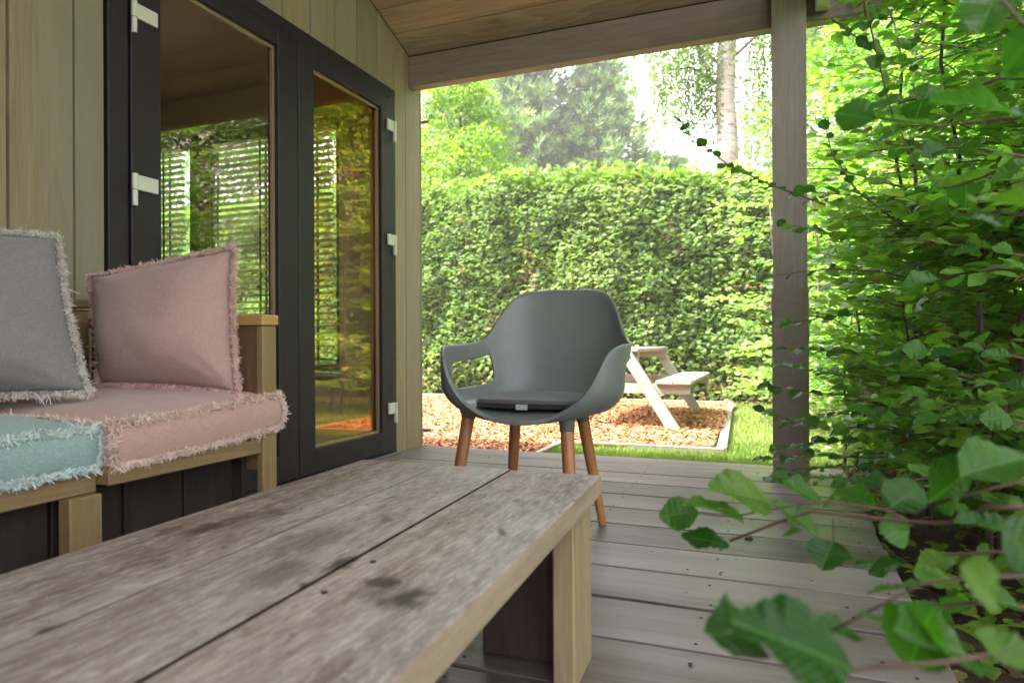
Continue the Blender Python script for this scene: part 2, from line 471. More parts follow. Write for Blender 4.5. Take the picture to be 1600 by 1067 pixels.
TABLE_KNOTS = [(-.81, .781, .028, 1), (-.853, .753, .02, .7), (-.774, .892, .03, .55), (-.753, .895, .007, 1), (-.671, .454, .013, .9), (-.517, .716, .019, 1),
 (-.515, .744, .006, 1), (-.513, .634, .006, 1), (-.43, .674, .019, 1), (-.381, .646, .026, 1), (-.41, .66, .03, .4), (-.851, .981, .009, .8),
 (-.582, .929, .019, .65), (-.751, .634, .010, .6), (-.43, 1.115, .011, .7), (-.379, .922, .011, .9), (-.506, 1.103, .02, .35), (-.56, .66, .04, .5), (-.62, .78, .05, .35), (-.80, .83, .03, .6)]
def table_top_mat():
    t = NT('weathered_table_top')
    base = wood('weathered_tmp', (.15, .105, .08), (.40, .33, .285), 'y', .5, 0, 1.3, .10, .4, grey=(.47, .425, .395), sharp=2.3, cracks=1.0)
    # reuse the graph built by wood(): add measured knots and stains
    bpy.data.materials.remove(t.m)
    m = base; m.name = 'weathered_table_top'
    nt = m.node_tree
    t = NT.__new__(NT); t.m = m; t.t = nt
    p = next(n for n in nt.nodes if n.type == 'BSDF_PRINCIPLED')
    src = p.inputs["Base Color"].links[0].from_socket
    geo = t.n("NewGeometry")
    nz = t.n("TexNoise"); nz.inputs["Scale"].default_value = 26; nz.inputs["Detail"].default_value = 4
    t.l(geo.outputs["Position"], nz.inputs["Vector"])
    sub = t.n("VectorMath", operation='SUBTRACT'); t.l(nz.outputs["Color"], sub.inputs[0]); sub.inputs[1].default_value = (.5, .5, .5)
    scl = t.n("VectorMath", operation='SCALE'); t.l(sub.outputs[0], scl.inputs[0]); scl.inputs[3].default_value = .06
    add = t.n("VectorMath", operation='ADD'); t.l(geo.outputs["Position"], add.inputs[0]); t.l(scl.outputs[0], add.inputs[1])
    mp = t.n("Mapping"); mp.inputs["Scale"].default_value = (1, .62, 0); t.l(add.outputs[0], mp.inputs["Vector"])
    tot = None
    for (x, y, r, a) in TABLE_KNOTS:
        d = t.n("VectorMath", operation='DISTANCE'); t.l(mp.outputs[0], d.inputs[0]); d.inputs[1].default_value = (x, y * .62, 0)
        mr = t.n("MapRange", interpolation_type='SMOOTHSTEP'); t.l(d.outputs["Value"], mr.inputs[0])
        mr.inputs[1].default_value = r * .35; mr.inputs[2].default_value = r * 1.25; mr.inputs[3].default_value = a; mr.inputs[4].default_value = 0
        tot = mr.outputs[0] if tot is None else t.math('MAXIMUM', tot, mr.outputs[0])
    bl = t.n("TexNoise"); bl.inputs["Scale"].default_value = 5; bl.inputs["Detail"].default_value = 5; bl.inputs["Roughness"].default_value = .7
    mp2 = t.n("Mapping"); mp2.inputs["Scale"].default_value = (1.6, .6, 1); t.l(geo.outputs["Position"], mp2.inputs["Vector"]); t.l(mp2.outputs[0], bl.inputs["Vector"])
    c = t.mix(t.ramp(bl.outputs["Fac"], [(.45, 0), (.75, .75)]), src, (.17, .125, .085))
    # fine mottling, raised fibres and small specks of weathered timber
    m3 = t.n("Mapping"); m3.inputs["Scale"].default_value = (1, .16, 1); t.l(geo.outputs["Position"], m3.inputs["Vector"])
    f1 = t.noise(m3.outputs[0], 150, 6, .8, .6)
    c = t.mix(t.ramp(f1, [(.49, 0), (.70, .8)]), c, (.66, .60, .54))
    c = t.mix(t.ramp(f1, [(.30, .75), (.47, 0)]), c, (.10, .07, .05))
    m4 = t.n("Mapping"); m4.inputs["Scale"].default_value = (1, .5, 1); t.l(geo.outputs["Position"], m4.inputs["Vector"])
    f2 = t.noise(m4.outputs[0], 38, 5, .75, 1.0)
    c = t.mix(t.ramp(f2, [(.60, 0), (.70, .75)]), c, (.085, .06, .045))
    f3 = t.noise(m4.outputs[0], 13, 5, .7, 1.2)
    c = t.mix(t.ramp(f3, [(.56, 0), (.72, .5)]), c, (.12, .085, .06))
    c = t.mix(t.math('MULTIPLY', tot, .92), c, (.055, .04, .028))
    # the sawn sides are unweathered, yellower timber
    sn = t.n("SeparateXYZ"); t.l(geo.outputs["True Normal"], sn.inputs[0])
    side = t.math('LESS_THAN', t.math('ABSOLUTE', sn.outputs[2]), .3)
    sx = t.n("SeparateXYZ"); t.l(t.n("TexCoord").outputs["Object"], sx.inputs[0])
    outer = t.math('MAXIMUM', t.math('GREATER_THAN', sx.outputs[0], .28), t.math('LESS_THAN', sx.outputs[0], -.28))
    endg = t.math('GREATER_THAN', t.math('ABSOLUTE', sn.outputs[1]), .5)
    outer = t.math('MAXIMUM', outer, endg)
    # joint shade painted near black on the plank sides facing the gaps
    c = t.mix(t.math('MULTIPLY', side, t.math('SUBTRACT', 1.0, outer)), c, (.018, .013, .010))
    c = t.mix(t.math('MULTIPLY', t.math('MULTIPLY', side, outer), .8), c, t.mix(1.0, src, (.85, .74, .54), 'MULTIPLY'))
    t.l(c, p.inputs["Base Color"])
    r = t.ramp(bl.outputs["Fac"], [(.3, .42), (.7, .62)])
    t.l(r, p.inputs["Roughness"])
    return m
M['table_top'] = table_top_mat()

# ------------------------------------------------------------------ leaves in bulk
def leaf_tpl(kind):
    if kind == 'beech':    # 9 verts, 8 tris, folded along the midrib, slightly drooping
        V = np.array([[0,0,0],[.28,.27,.05],[.62,.30,.04],[.28,-.27,.05],[.62,-.30,.04],[1,0,-.10],[.33,0,.0],[.66,0,-.03],[.88,.14,-.03],[.88,-.14,-.03]])
        F = np.array([[0,6,1],[6,7,2],[6,2,1],[7,5,8],[7,8,2],[0,3,6],[6,4,7],[6,3,4],[7,9,5],[7,4,9]])
    elif kind == 'quad':
        V = np.array([[0,0,0],[.5,.33,.05],[1,0,-.08],[.5,-.33,.05]])
        F = np.array([[0,2,1],[0,3,2]])
    elif kind == 'spray':  # flat drooping fan of small lobes (thuja)
        V = []; F = []
        for a, ln in ((-62,.55),(-36,.8),(-12,1.0),(14,.95),(40,.78),(66,.5)):
            c, s = math.cos(math.radians(a)), math.sin(math.radians(a)); n = len(V)
            w = .10
            V += [[0,0,0],[ln*.55*c - w*s, ln*.55*s + w*c, .06],[ln*c, ln*s, -.16*ln],[ln*.55*c + w*s, ln*.55*s - w*c, .02]]
            F += [[n,n+2,n+1],[n,n+3,n+2]]
        V = np.array(V); F = np.array(F)
    elif kind == 'tuft':   # pine needles
        V = []; F = []
        r2 = random.Random(3)
        for i in range(9):
            d = Vector((r2.uniform(.2, 1), r2.uniform(-.8, .8), r2.uniform(-.35, .7))).normalized() * r2.uniform(.7, 1)
            q = d.cross(Vector((r2.random()-.5, r2.random()-.5, r2.random()-.5))).normalized() * .07
            n = len(V); V += [list(-q), list(q), list(d)]; F += [[n,n+1,n+2]]
        V = np.array(V); F = np.array(F)
    elif kind == 'blade':
        V = np.array([[0,-.045,0],[0,.045,0],[.55,.03,.06],[.55,-.03,.06],[1,0,.25]])
        F = np.array([[0,1,2],[0,2,3],[3,2,4]])
    elif kind == 'chip':
        V = np.array([[-.5,-.16,0],[.45,-.2,.02],[.5,.14,0],[-.4,.2,.03],[0,0,.09]])
        F = np.array([[0,1,4],[1,2,4],[2,3,4],[3,0,4]])
    return V.astype(float), F

def norm(a): return a / np.maximum(np.linalg.norm(a, axis=1, keepdims=True), 1e-9)

def leaves_mesh(name, P, D, N, S, tint, kind, base=(0,0,0)):
    """P base points, D directions, N normals, S sizes (arrays)"""
    T, F = leaf_tpl(kind)
    D = norm(D); B = norm(np.cross(N, D)); N = np.cross(D, B)
    n = len(P); k = len(T)
    V = (P - np.array(base))[:, None, :] + S[:, None, None] * (T[None, :, 0, None] * D[:, None, :] + T[None, :, 1, None] * B[:, None, :] + T[None, :, 2, None] * N[:, None, :])
    FF = (F[None] + (np.arange(n) * k)[:, None, None]).reshape(-1, 3)
    return mesh_np(name, V.reshape(-1, 3), FF, np.repeat(tint, k))

def rvec(n): return rng.normal(size=(n, 3))

def stuff_part(name, me, mat, parent, kind='stuff', label=None):
    o = link(name, me, mat, parent); o["kind"] = kind
    if label: o["label"] = label
    return o

# ================================================================== GROUND
GZ = -0.16
g = MB()
gv = []; n = 40
g.add([(-39.5, -11.5, GZ), (39.5, -11.5, GZ), (39.5, 59.5, GZ), (-39.5, 59.5, GZ)], [(0, 1, 2, 3)])
props(g.build('lawn', M['lawn']), 'short green lawn beyond the wooden deck', None, None, 'structure')
s = MB().add([(.36, -2.5, GZ+.004), (3.2, -2.5, GZ+.004), (3.4, 5.0, GZ+.004), (.6, 6.2, GZ+.004), (.02, 3.9, GZ+.004), (.36, 3.84, GZ+.004)], [(0,1,2,3,4,5)])
props(s.build('soil', M['soil']), 'dark soil bed beside the deck under the beech shrubs', None, None, 'structure')
s = MB().add([(-39, 3.2, GZ+.004), (-6.6, 3.2, GZ+.004), (-6.6, 8.6, GZ+.004), (-39, 8.6, GZ+.004)], [(0,1,2,3)])
props(s.build('driveway', M['gravel']), 'pale gravel driveway beyond the cabin window', None, None, 'structure')

# ---- thin summer haze over the garden
hz = NT('haze_air')
pv = hz.n("VolumePrincipled"); pv.inputs["Color"].default_value = (.93, .95, .93, 1); pv.inputs["Density"].default_value = .0022; pv.inputs["Anisotropy"].default_value = .3
hz.l(pv.outputs[0], hz.out.inputs["Volume"])
props(MB().box(-40, 40, -12, 60, GZ-1.0, 19.5).build('haze', hz.m), 'thin pale haze in the air over the garden', None, None, 'stuff')

# mulch sheet with gentle heap
def mulch_h(x, y):
    return -0.125 + .05 * math.exp(-((x+1.5)**2/1.4 + (y-6.9)**2/2.2)) + .012 * mnoise.noise(Vector((x*2.2, y*2.2, 0)))
nx, ny = 40, 46
V = []; F = []
xs = np.linspace(-5.2, -.46, nx); ys = np.linspace(3.86, 8.9, ny)
for j in range(ny):
    for i in range(nx):
        x = xs[i]
        y = ys[j]
        xr = x
        if y < 5.06: xr = min(x, -1.58 - 0*y)
        V.append((xr, y, mulch_h(xr, y)))
for j in range(ny-1):
    for i in range(nx-1):
        F.append((j*nx+i, j*nx+i+1, (j+1)*nx+i+1, (j+1)*nx+i))
mm = MB().add(V, F)
props(mm.build('mulch_bed', M['mulch'], None, True), 'orange mulch ground filling the timber edged bed', None, None, 'structure')
nc = 85000
cx = rng.uniform(-5.1, -.44, nc); cyy = rng.uniform(3.88, 8.86, nc)
dens = np.clip((9.5 - cyy) / 5.5, .25, 1); keep = (rng.random(nc) < dens) & ~((cyy < 5.08) & (cx > -1.62)) & (cx < -.37 - .043*(cyy-5.06))
cx, cyy = cx[keep], cyy[keep]; nc = len(cx)
cz = np.array([mulch_h(a, b) for a, b in zip(cx, cyy)]) + rng.uniform(.0, .02, nc)
N = np.array([0, 0, 1.0]) + rvec(nc) * .45
me = leaves_mesh('wood_chips', np.stack([cx, cyy, cz], 1), rvec(nc) * [1, 1, .25], N, rng.uniform(.016, .048, nc), np.clip(rng.beta(1.6, 1.5, nc), 0, 1), 'chip')
props(link('wood_chips', me, M['chips']), 'orange wood chips covering the bed under the picnic table', None, None, 'stuff')

# edging boards
ed = thing('bed_edging', (-.4, 5.05, GZ), 'weathered timber edging framing the wood chip bed', 'edging')
def slat(name, p, q, w, z0, z1, mat, par, b=.004):
    p = Vector((*p, 0)); q = Vector((*q, 0)); d = q - p; L = d.length; ang = math.atan2(d.y, d.x)
    X = Matrix.Translation(p) @ Matrix.Rotation(ang, 4, 'Z')
    return box(name, 0, L, -w/2, w/2, z0, z1, mat, par, b, X)
slat('edging_board', (-3.6, 5.12), (-1.55, 5.07), .05, GZ-.03, -.11, M['edging'], ed)
slat('edging_board', (-1.55, 5.07), (-.345, 5.05), .05, GZ-.03, -.108, M['edging'], ed)
slat('edging_board', (-5.3, 5.16), (-3.6, 5.12), .05, GZ-.03, -.112, M['edging'], ed)
slat('edging_board', (-.365, 5.08), (-.535, 8.87), .07, GZ-.03, -.104, M['edging_y'], ed)
slat('edging_board', (-5.3, 8.93), (-2.8, 8.92), .05, GZ-.03, -.10, M['edging'], ed)
slat('edging_board', (-2.8, 8.92), (-.5, 8.90), .05, GZ-.03, -.10, M['edging'], ed)
slat('edging_board', (-1.57, 3.86), (-1.57, 5.04), .045, GZ-.03, -.112, M['edging_y'], ed)
slat('edging_board', (-5.3, 5.2), (-5.3, 8.9), .05, GZ-.03, -.11, M['edging_y'], ed)

# grass blades
def grass(n, xr, yr, s0, s1):
    x = rng.uniform(*xr, n); y = rng.uniform(*yr, n)
    k = ~((x < -1.55) & (y < 9.0) & (x > -5.35)) & ~((y > 5.02) & (y < 8.95) & (x < -.3 - .043*(y-5.06)) & (x > -5.35)) & ~((x > .05) & (y < 3.9))
    k &= ~((x > .3 + (y-4)*.2) & (y < 5.8) & (x < 3.2))
    x, y = x[k], y[k]; n = len(x)
    pn = np.array([mnoise.noise(Vector((a*1.3, b*1.3, 3.3))) for a, b in zip(x, y)])
    D = np.array([0, 0, 1.0]) + rvec(n) * [.45, .45, .1]
    return np.stack([x, y, np.full(n, GZ)], 1), D, rvec(n), rng.uniform(s0, s1, n), np.clip(rng.beta(2, 2.6, n) + pn * .5, 0, 1)
parts = [grass(46000, (-1.56, 1.4), (3.86, 5.6), .03, .065), grass(30000, (-.5, 4.0), (5.0, 9.6), .035, .07), grass(9000, (-7, -5.2), (5, 9.6), .04, .07), grass(12000, (1.5, 8), (3, 9.6), .05, .09)]
P, D, N, S, T = [np.concatenate([p[i] for p in parts]) for i in range(5)]
props(link('grass', leaves_mesh('grass', P, D, N, S, T, 'blade'), M['grass']), 'sunlit grass growing between deck and timber edging', None, None, 'stuff')

# ================================================================== DECK
deck = thing('deck', (0, 0, 0), 'greyed hardwood deck of boards running across the porch', None, None, 'structure')
y = 3.83; k = 0; board_gap = .013
screws = MB()
ylines = [3.83]
while y > -2.6:
    y0 = y - .236
    x1 = .322 + rnd.uniform(-.006, .006)
    xa = -2.13
    zt = rnd.uniform(-.0015, .0015)
    o = MB().box(xa, x1, y0 + board_gap, y, -.028 + zt, zt, .0015)
    o.build('deck_board', M['deck'], deck)
    if y > .6:
        for sx in (.26, -.16, -.62, -1.08, -1.54, -2.0):
            for dy in (.045, .185):
                jx, jy = sx + rnd.uniform(-.012, .012), y0 + dy + rnd.uniform(-.008, .008)
                screws.tube([(jx, jy, zt - .003), (jx, jy, zt + .0012)], .0042, 7)
    y = y0; k += 1
so = screws.build('screw', M['screw'], deck); so["kind"] = 'stuff'
for x in (-2.0, -1.0, 0.2):
    box('joist', x-.03, x+.03, -2.5, 3.8, -.16, -.034, M['shaded_panel'], deck)

# ================================================================== CABIN
cab = thing('cabin', (-2.135, 3.83, 0), 'timber cabin with pale vertical boards, dark double doors and covered porch', 'cabin')
WX = -2.135
def ztop(y):  # underside of the ceiling
    return 2.453 + .353 * (3.692 - y) if y > .5 else 2.453 + .353 * (3.692 - .5) - .353 * (.5 - y)
# outer wall boards (vertical). door opening y 1.635..3.51, z 0..2.175
seams = [y for y in np.arange(3.83, -2.7, -.2)]
seams = [3.83, 3.645, 3.51, 3.33, 3.13, 2.93, 2.73, 2.53, 2.33, 2.13, 1.93, 1.73, 1.635, 1.525, 1.32, 1.115, .91, .705, .50, .295, .09, -.115, -.32, -.525, -.73, -.935, -1.14, -1.5, -1.9, -2.3, -2.7]
for a, b in zip(seams[:-1], seams[1:]):
    z0 = 2.178 if 1.635 <= b and a <= 3.511 else -.05
    zt = min(ztop(a), ztop(b))
    dx = rnd.uniform(-.0015, .0015)
    m = MB()
    x0, x1 = WX - .02, WX + dx
    y0, y1 = b + .002, a - .002
    vs = [(x0,y0,z0),(x1,y0+.003,z0),(x1,y1-.003,z0),(x0,y1,z0),(x0,y0,ztop(y0)),(x1,y0+.003,ztop(y0)),(x1,y1-.003,ztop(y1)),(x0,y1,ztop(y1))]
    m.add(vs, [(0,3,2,1),(4,5,6,7),(0,1,5,4),(1,2,6,5),(2,3,7,6),(3,0,4,7)])
    m.build('wall_board', M['wall'], cab)
# wall core (inside of the porch wall) with door opening
core = MB()
for (a, b, z0) in ((-2.7, 1.63, -.1), (3.515, 3.70, -.1), (1.63, 3.515, 2.18)):
    core.add([(WX-.12,a,z0),(WX-.024,a,z0),(WX-.024,b,z0),(WX-.12,b,z0),(WX-.12,a,ztop(a)+.02),(WX-.024,a,ztop(a)+.02),(WX-.024,b,ztop(b)+.02),(WX-.12,b,ztop(b)+.02)],
             [(0,3,2,1),(4,5,6,7),(0,1,5,4),(1,2,6,5),(2,3,7,6),(3,0,4,7)])
core.build('inner_wall', M['inner_wall'], cab)
# end wall with two windows: glass openings x -4.95..-3.96 and -3.87..-2.67, z .47..2.16
EW0, EW1 = 3.70, 3.828
wins = [(-4.95, -3.96), (-3.87, -2.67)]
box('inner_wall', -7.2, -4.95, EW0, EW1, -.1, 2.9, M['inner_wall'], cab)
box('inner_wall', -3.96, -3.87, EW0, EW1, .47, 2.16, M['wframe'], cab)
box('inner_wall', -2.67, WX-.024, EW0, EW1, -.1, 2.9, M['inner_wall'], cab)
box('inner_wall', -4.95, -2.67, EW0, EW1, 2.16, 2.9, M['inner_wall'], cab)
box('inner_wall', -4.95, -2.67, EW0, EW1, -.1, .44, M['inner_wall'], cab)
box('inner_wall', -7.3, -7.2, -2.7, EW1, -.1, 2.9, M['inner_wall'], cab)
box('inner_wall', -7.3, WX-.03, -2.8, -2.7, -.1, 2.9, M['inner_wall'], cab)
box('inner_floor', -7.2, WX-.13, -2.7, EW0, -.08, -.012, M['inner_floor'], cab)
box('inner_ceiling', -7.2, WX-.125, -2.7, EW0-.002, 2.44, 2.48, M['inner_ceiling'], cab)
for (a, b) in wins:
    w = thing_w = MB()
    fw = .05
    w.box(a+.002, a+fw, EW0+.04, EW0+.1, .472, 2.158); w.box(b-fw, b-.002, EW0+.04, EW0+.1, .472, 2.158)
    w.box(a+fw, b-fw, EW0+.04, EW0+.1, 2.158-fw, 2.158); w.box(a+fw, b-fw, EW0+.04, EW0+.1, .472, .472+fw)
    wo = w.build('window', M['wframe'], cab)
    box('pane', a+fw, b-fw, EW0+.065, EW0+.071, .472+fw, 2.158-fw, M['wglass'], wo)
    box('sill', a-.03*0+.002, b-.002, EW0-.07, EW0+.04, .44, .468, M['sill'], wo, .003)

# doors ----------------------------------------------------------------
fr = MB()
FX0, FX1 = WX - .06, WX + .012
fr.box(FX0, FX1, 1.638, 1.715, -.0, 2.175, .003); fr.box(FX0, FX1, 3.445, 3.508, 0, 2.175, .003)
fr.box(FX0, FX1, 1.7155, 3.4445, 2.11, 2.175, .003); fr.box(FX0, FX1-.004, 1.7155, 3.4445, 0, .018, .002)
fr.build('door_frame', M['frame'], cab)
def door(y0, y1, g0, g1, name='door'):  # one leaf
    X0, X1 = WX - .045, WX + .018
    d = MB()
    d.box(X0, X1, y0, g0, .022, 2.106, .003); d.box(X0, X1, g1, y1, .022, 2.106, .003)
    d.box(X0, X1-.0005, g0, g1, 2.026, 2.106, .002); d.box(X0, X1-.0005, g0, g1, .022, .14, .002)
    do = d.build(name, M['frame'], cab)
    gb = MB()
    xb0, xb1 = WX - .018, WX - .004
    gb.box(xb0, xb1, g0+.0005, g0+.016, .141, 2.025); gb.box(xb0, xb1, g1-.016, g1-.0005, .141, 2.025)
    gb.box(xb0, xb1, g0+.0165, g1-.0165, 2.01, 2.025); gb.box(xb0, xb1, g0+.0165, g1-.0165, .141, .156)
    gb.build('glazing_bead', M['bead'], do)
    box('glass', WX-.026, WX-.020, g0+.001, g1-.001, .142, 2.024, M['glass_l'] if y0 < 2 else M['glass'], do)
    return do
M['bead'] = plain('bronze_glazing_bead', (.36, .27, .17), .35, .3)
dl = door(1.722, 2.612, 1.846, 2.478)
dr = door(2.619, 3.44, 2.735, 3.345)
def hinge(yp, z, side, par):
    h = MB()
    X = WX + .019
    s = side
    h.tube([(X+.012, yp, z-.028), (X+.012, yp, z+.028)], .0105, 12)
    h.tube([(X+.012, yp, z-.085), (X+.012, yp, z-.031)], .0095, 12)
    a, b = sorted((yp, yp + s * .10))
    h.box(X, X+.012, a, b, z-.027, z+.027, .003)
    h.build('hinge', M['hinge'], par, False)
for z in (1.235, 1.845, .30): hinge(1.724, z, 1, dl)
for z in (1.93, 1.255, .262): hinge(3.447, z, -1, dr) if False else None
for z in (1.93, 1.255, .262):
    h = MB(); X = WX + .019
    h.box(X, X+.014, 3.395, 3.462, z-.02, z+.045, .003)
    h.tube([(X+.012, 3.468, z-.075), (X+.012, 3.468, z+.045)], .011, 12)
    h.build('hinge', M['hinge'], dr)
box('door_sill', WX+.013, WX+.05, 1.64, 3.50, .001, .012, M['metal'], cab, .002)

# wall end trim and pins
box('corner_board', WX-.05, WX-.0, 3.832, 3.85, -.05, 2.44, M['wall'], cab, .002)
for z in (2.095, .095):
    MB().tube([(WX-.01, 3.865, z), (WX+.045, 3.865, z)], .011, 12).build('door_catch', M['metal'], cab)

# ceiling boards and roof
slope = math.atan(.353)
yb = 3.69; RX0, RX1 = -2.129, .62
bw = .179
while yb > .55:
    y0 = max(yb - bw, .5)
    a0, a1 = y0 + .004, yb - .004
    m = MB()
    za, zb = ztop(a0), ztop(a1)
    m.add([(RX0,a0,za),(RX1,a0,za),(RX1,a1,zb),(RX0,a1,zb),(RX0,a0,za+.018),(RX1,a0,za+.018),(RX1,a1,zb+.018),(RX0,a1,zb+.018)],
          [(0,3,2,1),(4,5,6,7),(0,1,5,4),(1,2,6,5),(2,3,7,6),(3,0,4,7)])
    m.build('ceiling_board', M['ceiling'], cab)
    yb = y0
def zt2(y): return 2.453 + .353 * (3.692 - y)
rf = MB()
zr = zt2(.5) + .03
z1 = zt2(3.86) + .03
rf.add([(-8, .5, zr), (RX1+.04, .5, zr), (RX1+.04, 3.86, z1), (-8, 3.86, z1), (-8, .5, zr+.09), (RX1+.04, .5, zr+.09), (RX1+.04, 3.86, z1+.09), (-8, 3.86, z1+.09)],
       [(0,3,2,1),(4,5,6,7),(0,1,5,4),(1,2,6,5),(2,3,7,6),(3,0,4,7)])
z2 = zt2(3.5) + .03
rf.add([(-8, -2.9, z2), (RX1+.04, -2.9, z2), (RX1+.04, .497, zr), (-8, .497, zr), (-8, -2.9, z2+.09), (RX1+.04, -2.9, z2+.09), (RX1+.04, .497, zr+.09), (-8, .497, zr+.09)],
       [(0,3,2,1),(4,5,6,7),(0,1,5,4),(1,2,6,5),(2,3,7,6),(3,0,4,7)])
rf.build('roof', M['roof'], cab)
# beams and posts
box('beam', WX+.001, .43, 3.69, 3.768, 2.262, 2.452, M['beam'], cab, .004)
MB().add([(.43,3.692,2.262),(.55,3.692,2.31),(.60,3.692,2.45),(.43,3.692,2.45),(.43,3.766,2.262),(.55,3.766,2.31),(.60,3.766,2.45),(.43,3.766,2.45)],
         [(0,1,2,3),(7,6,5,4),(0,4,5,1),(1,5,6,2),(2,6,7,3),(3,7,4,0)]).build('beam_end', M['beam'], cab)
box('eave_board', -2.2, .66, 3.862, 3.882, z1-.0, z1+.12, M['beam'], cab, .003)
box('rear_shade_wall', -2.13, .32, -2.66, -2.62, -.05, 2.5, M['wall'], cab)  # unseen wall behind the camera, added to darken the porch
box('rear_shade_gable', -2.13, .32, -2.66, -2.62, 2.502, 3.0, M['wall'], cab)  # upper part of the same added, unseen light-blocking wall
box('rafter', .19, .255, 3.50, 3.688, 2.30, 2.40, M['hinge'], cab, .004)
box('side_beam', .16, .24, -2.6, 3.49, 2.36, 2.50, M['beam'], cab, .004)
po = box('post', -.012, .148, 3.60, 3.688, .0, 2.47, M['post'], cab, .004)
# wrinkled cloth around the lower part of the post
vv = []; ff = []
per = [(-.0145, 3.5975), (.1505, 3.5975), (.1505, 3.6895), (-.0145, 3.6895)]
loop = []
for i in range(4):
    a, b = per[i], per[(i+1) % 4]
    for j in range(12):
        t = j / 12; loop.append((a[0] + (b[0]-a[0]) * t, a[1] + (b[1]-a[1]) * t))
nl = len(loop); nz = 44
for k in range(nz):
    z = .005 + (.915) * k / (nz-1)
    for (x, yv) in loop:
        zz = z + (.012 * mnoise.noise(Vector((x*9, yv*9, 1))) if k == nz-1 else 0)
        amp = .007 * max(0, 1 - (.92 - z) / .6) + .002
        q = abs(mnoise.noise(Vector((x*13 + z*8, yv*8, z*7 - x*12)))) * amp
        cx_, cy_ = .068, 3.644
        d = Vector((x - cx_, yv - cy_)).normalized()
        vv.append((x + d.x*(q+.001), yv + d.y*(q+.001), zz))
for k in range(nz-1):
    for j in range(nl):
        ff.append((k*nl+j, k*nl+(j+1) % nl, (k+1)*nl+(j+1) % nl, (k+1)*nl+j))
M['wrap'] = fabric('post_cover_cloth', (.30, .26, .23), (.41, .36, .32), 500)
MB().add(vv, ff).build('cloth_cover', M['wrap'], po, True)["label"] = 'wrinkled taupe cloth cover round the lower post'
box('post', -.012, .148, -2.4, -2.31, 0, 2.5, M['post'], cab, .004)

# blinds ---------------------------------------------------------------
for (a, b), lab in zip(wins, ('wooden slatted blind in the cabin window left of the dark mullion', 'wooden slatted blind in the wider cabin window seen through both doors')):
    bl = thing('venetian_blind', ((a+b)/2, EW0-.03, 2.1), lab, 'blind', 'slatted blinds inside the cabin')
    me0 = None
    z = 2.035; ang = math.radians(-11)
    while z > .53:
        if me0 is None:
            m = MB(); w2 = .024
            m.add([(-(b-a)/2+.03, -w2, 0), ((b-a)/2-.03, -w2, 0), ((b-a)/2-.03, 0, .004), (-(b-a)/2+.03, 0, .004), ((b-a)/2-.03, w2, 0), (-(b-a)/2+.03, w2, 0),
                   (-(b-a)/2+.03, -w2, -.003), ((b-a)/2-.03, -w2, -.003), ((b-a)/2-.03, w2, -.003), (-(b-a)/2+.03, w2, -.003)],
                  [(0,1,2,3),(3,2,4,5),(6,9,8,7),(0,6,7,1),(5,4,8,9),(0,3,5,9,6),(1,7,8,4,2)])
            m.xf(Matrix.Rotation(ang, 4, 'X'))
            me0 = bpy.data.meshes.new('slat'); me0.from_pydata(m.v, [], m.f); me0.update()
        o = link('slat', me0, M['blind'], bl, (0, 0, z - 2.1))
        z -= .0435
    box('bottom_rail', a+.03, b-.03, EW0-.055, EW0-.006, .50, .52, M['blind'], bl, .002)
    box('valance', a+.01, b-.01, EW0-.075, EW0-.002, 2.06, 2.14, M['blind'], bl, .003)
    L = b - a
    for fx in ((.14, .5, .86) if L > 1.1 else (.2, .8)):
        x = a + L * fx
        tp = MB().box(x-.009, x+.009, EW0-.0585, EW0-.0575, .5, 2.07)
        tp.box(x-.009, x+.009, EW0-.0025, EW0-.0015, .5, 2.07)
        tp.build('ladder_tape', M['tape'], bl)

# parked van seen through the window
VX, VY = -11.3, 7.6
car = thing('parked_van', (VX, VY, GZ), 'pale van parked on the gravel drive, seen through the slatted blind', 'van')
prof = [(-2.4, .35), (-2.4, 2.3), (-2.3, 2.42), (1.0, 2.42), (1.2, 2.3), (1.9, 1.35), (2.6, 1.1), (2.75, .8), (2.75, .35)]
cb = MB(); nvp = len(prof)
vs = [(VX + x, VY + s * (.95 if z < 1.5 else .82), GZ + z) for s in (-1, 1) for x, z in prof]
cb.add(vs, [tuple(range(nvp)), tuple(range(2*nvp-1, nvp-1, -1))] + [(i, (i+1) % nvp, (i+1) % nvp + nvp, i + nvp) for i in range(nvp)])
cb.build('body', M['car'], car)
for s_ in (-1, 1):
    for xw in (-1.5, 1.75):
        MB().tube([(VX+xw, VY+s_*.70, GZ+.34), (VX+xw, VY+s_*.98, GZ+.34)], .34, 20).build('wheel', M['rubber'], car)
    MB().box(VX+.2, VX+1.25, VY+s_*.90-.01, VY+s_*.90+.01, GZ+1.5, GZ+2.1, .004).build('side_window', M['car_glass'], car)
MB().add([(VX+1.26, VY-.78, GZ+2.24), (VX+1.26, VY+.78, GZ+2.24), (VX+1.9, VY+.8, GZ+1.4), (VX+1.9, VY-.8, GZ+1.4)], [(0,1,2,3)]).build('windscreen', M['car_glass'], car)

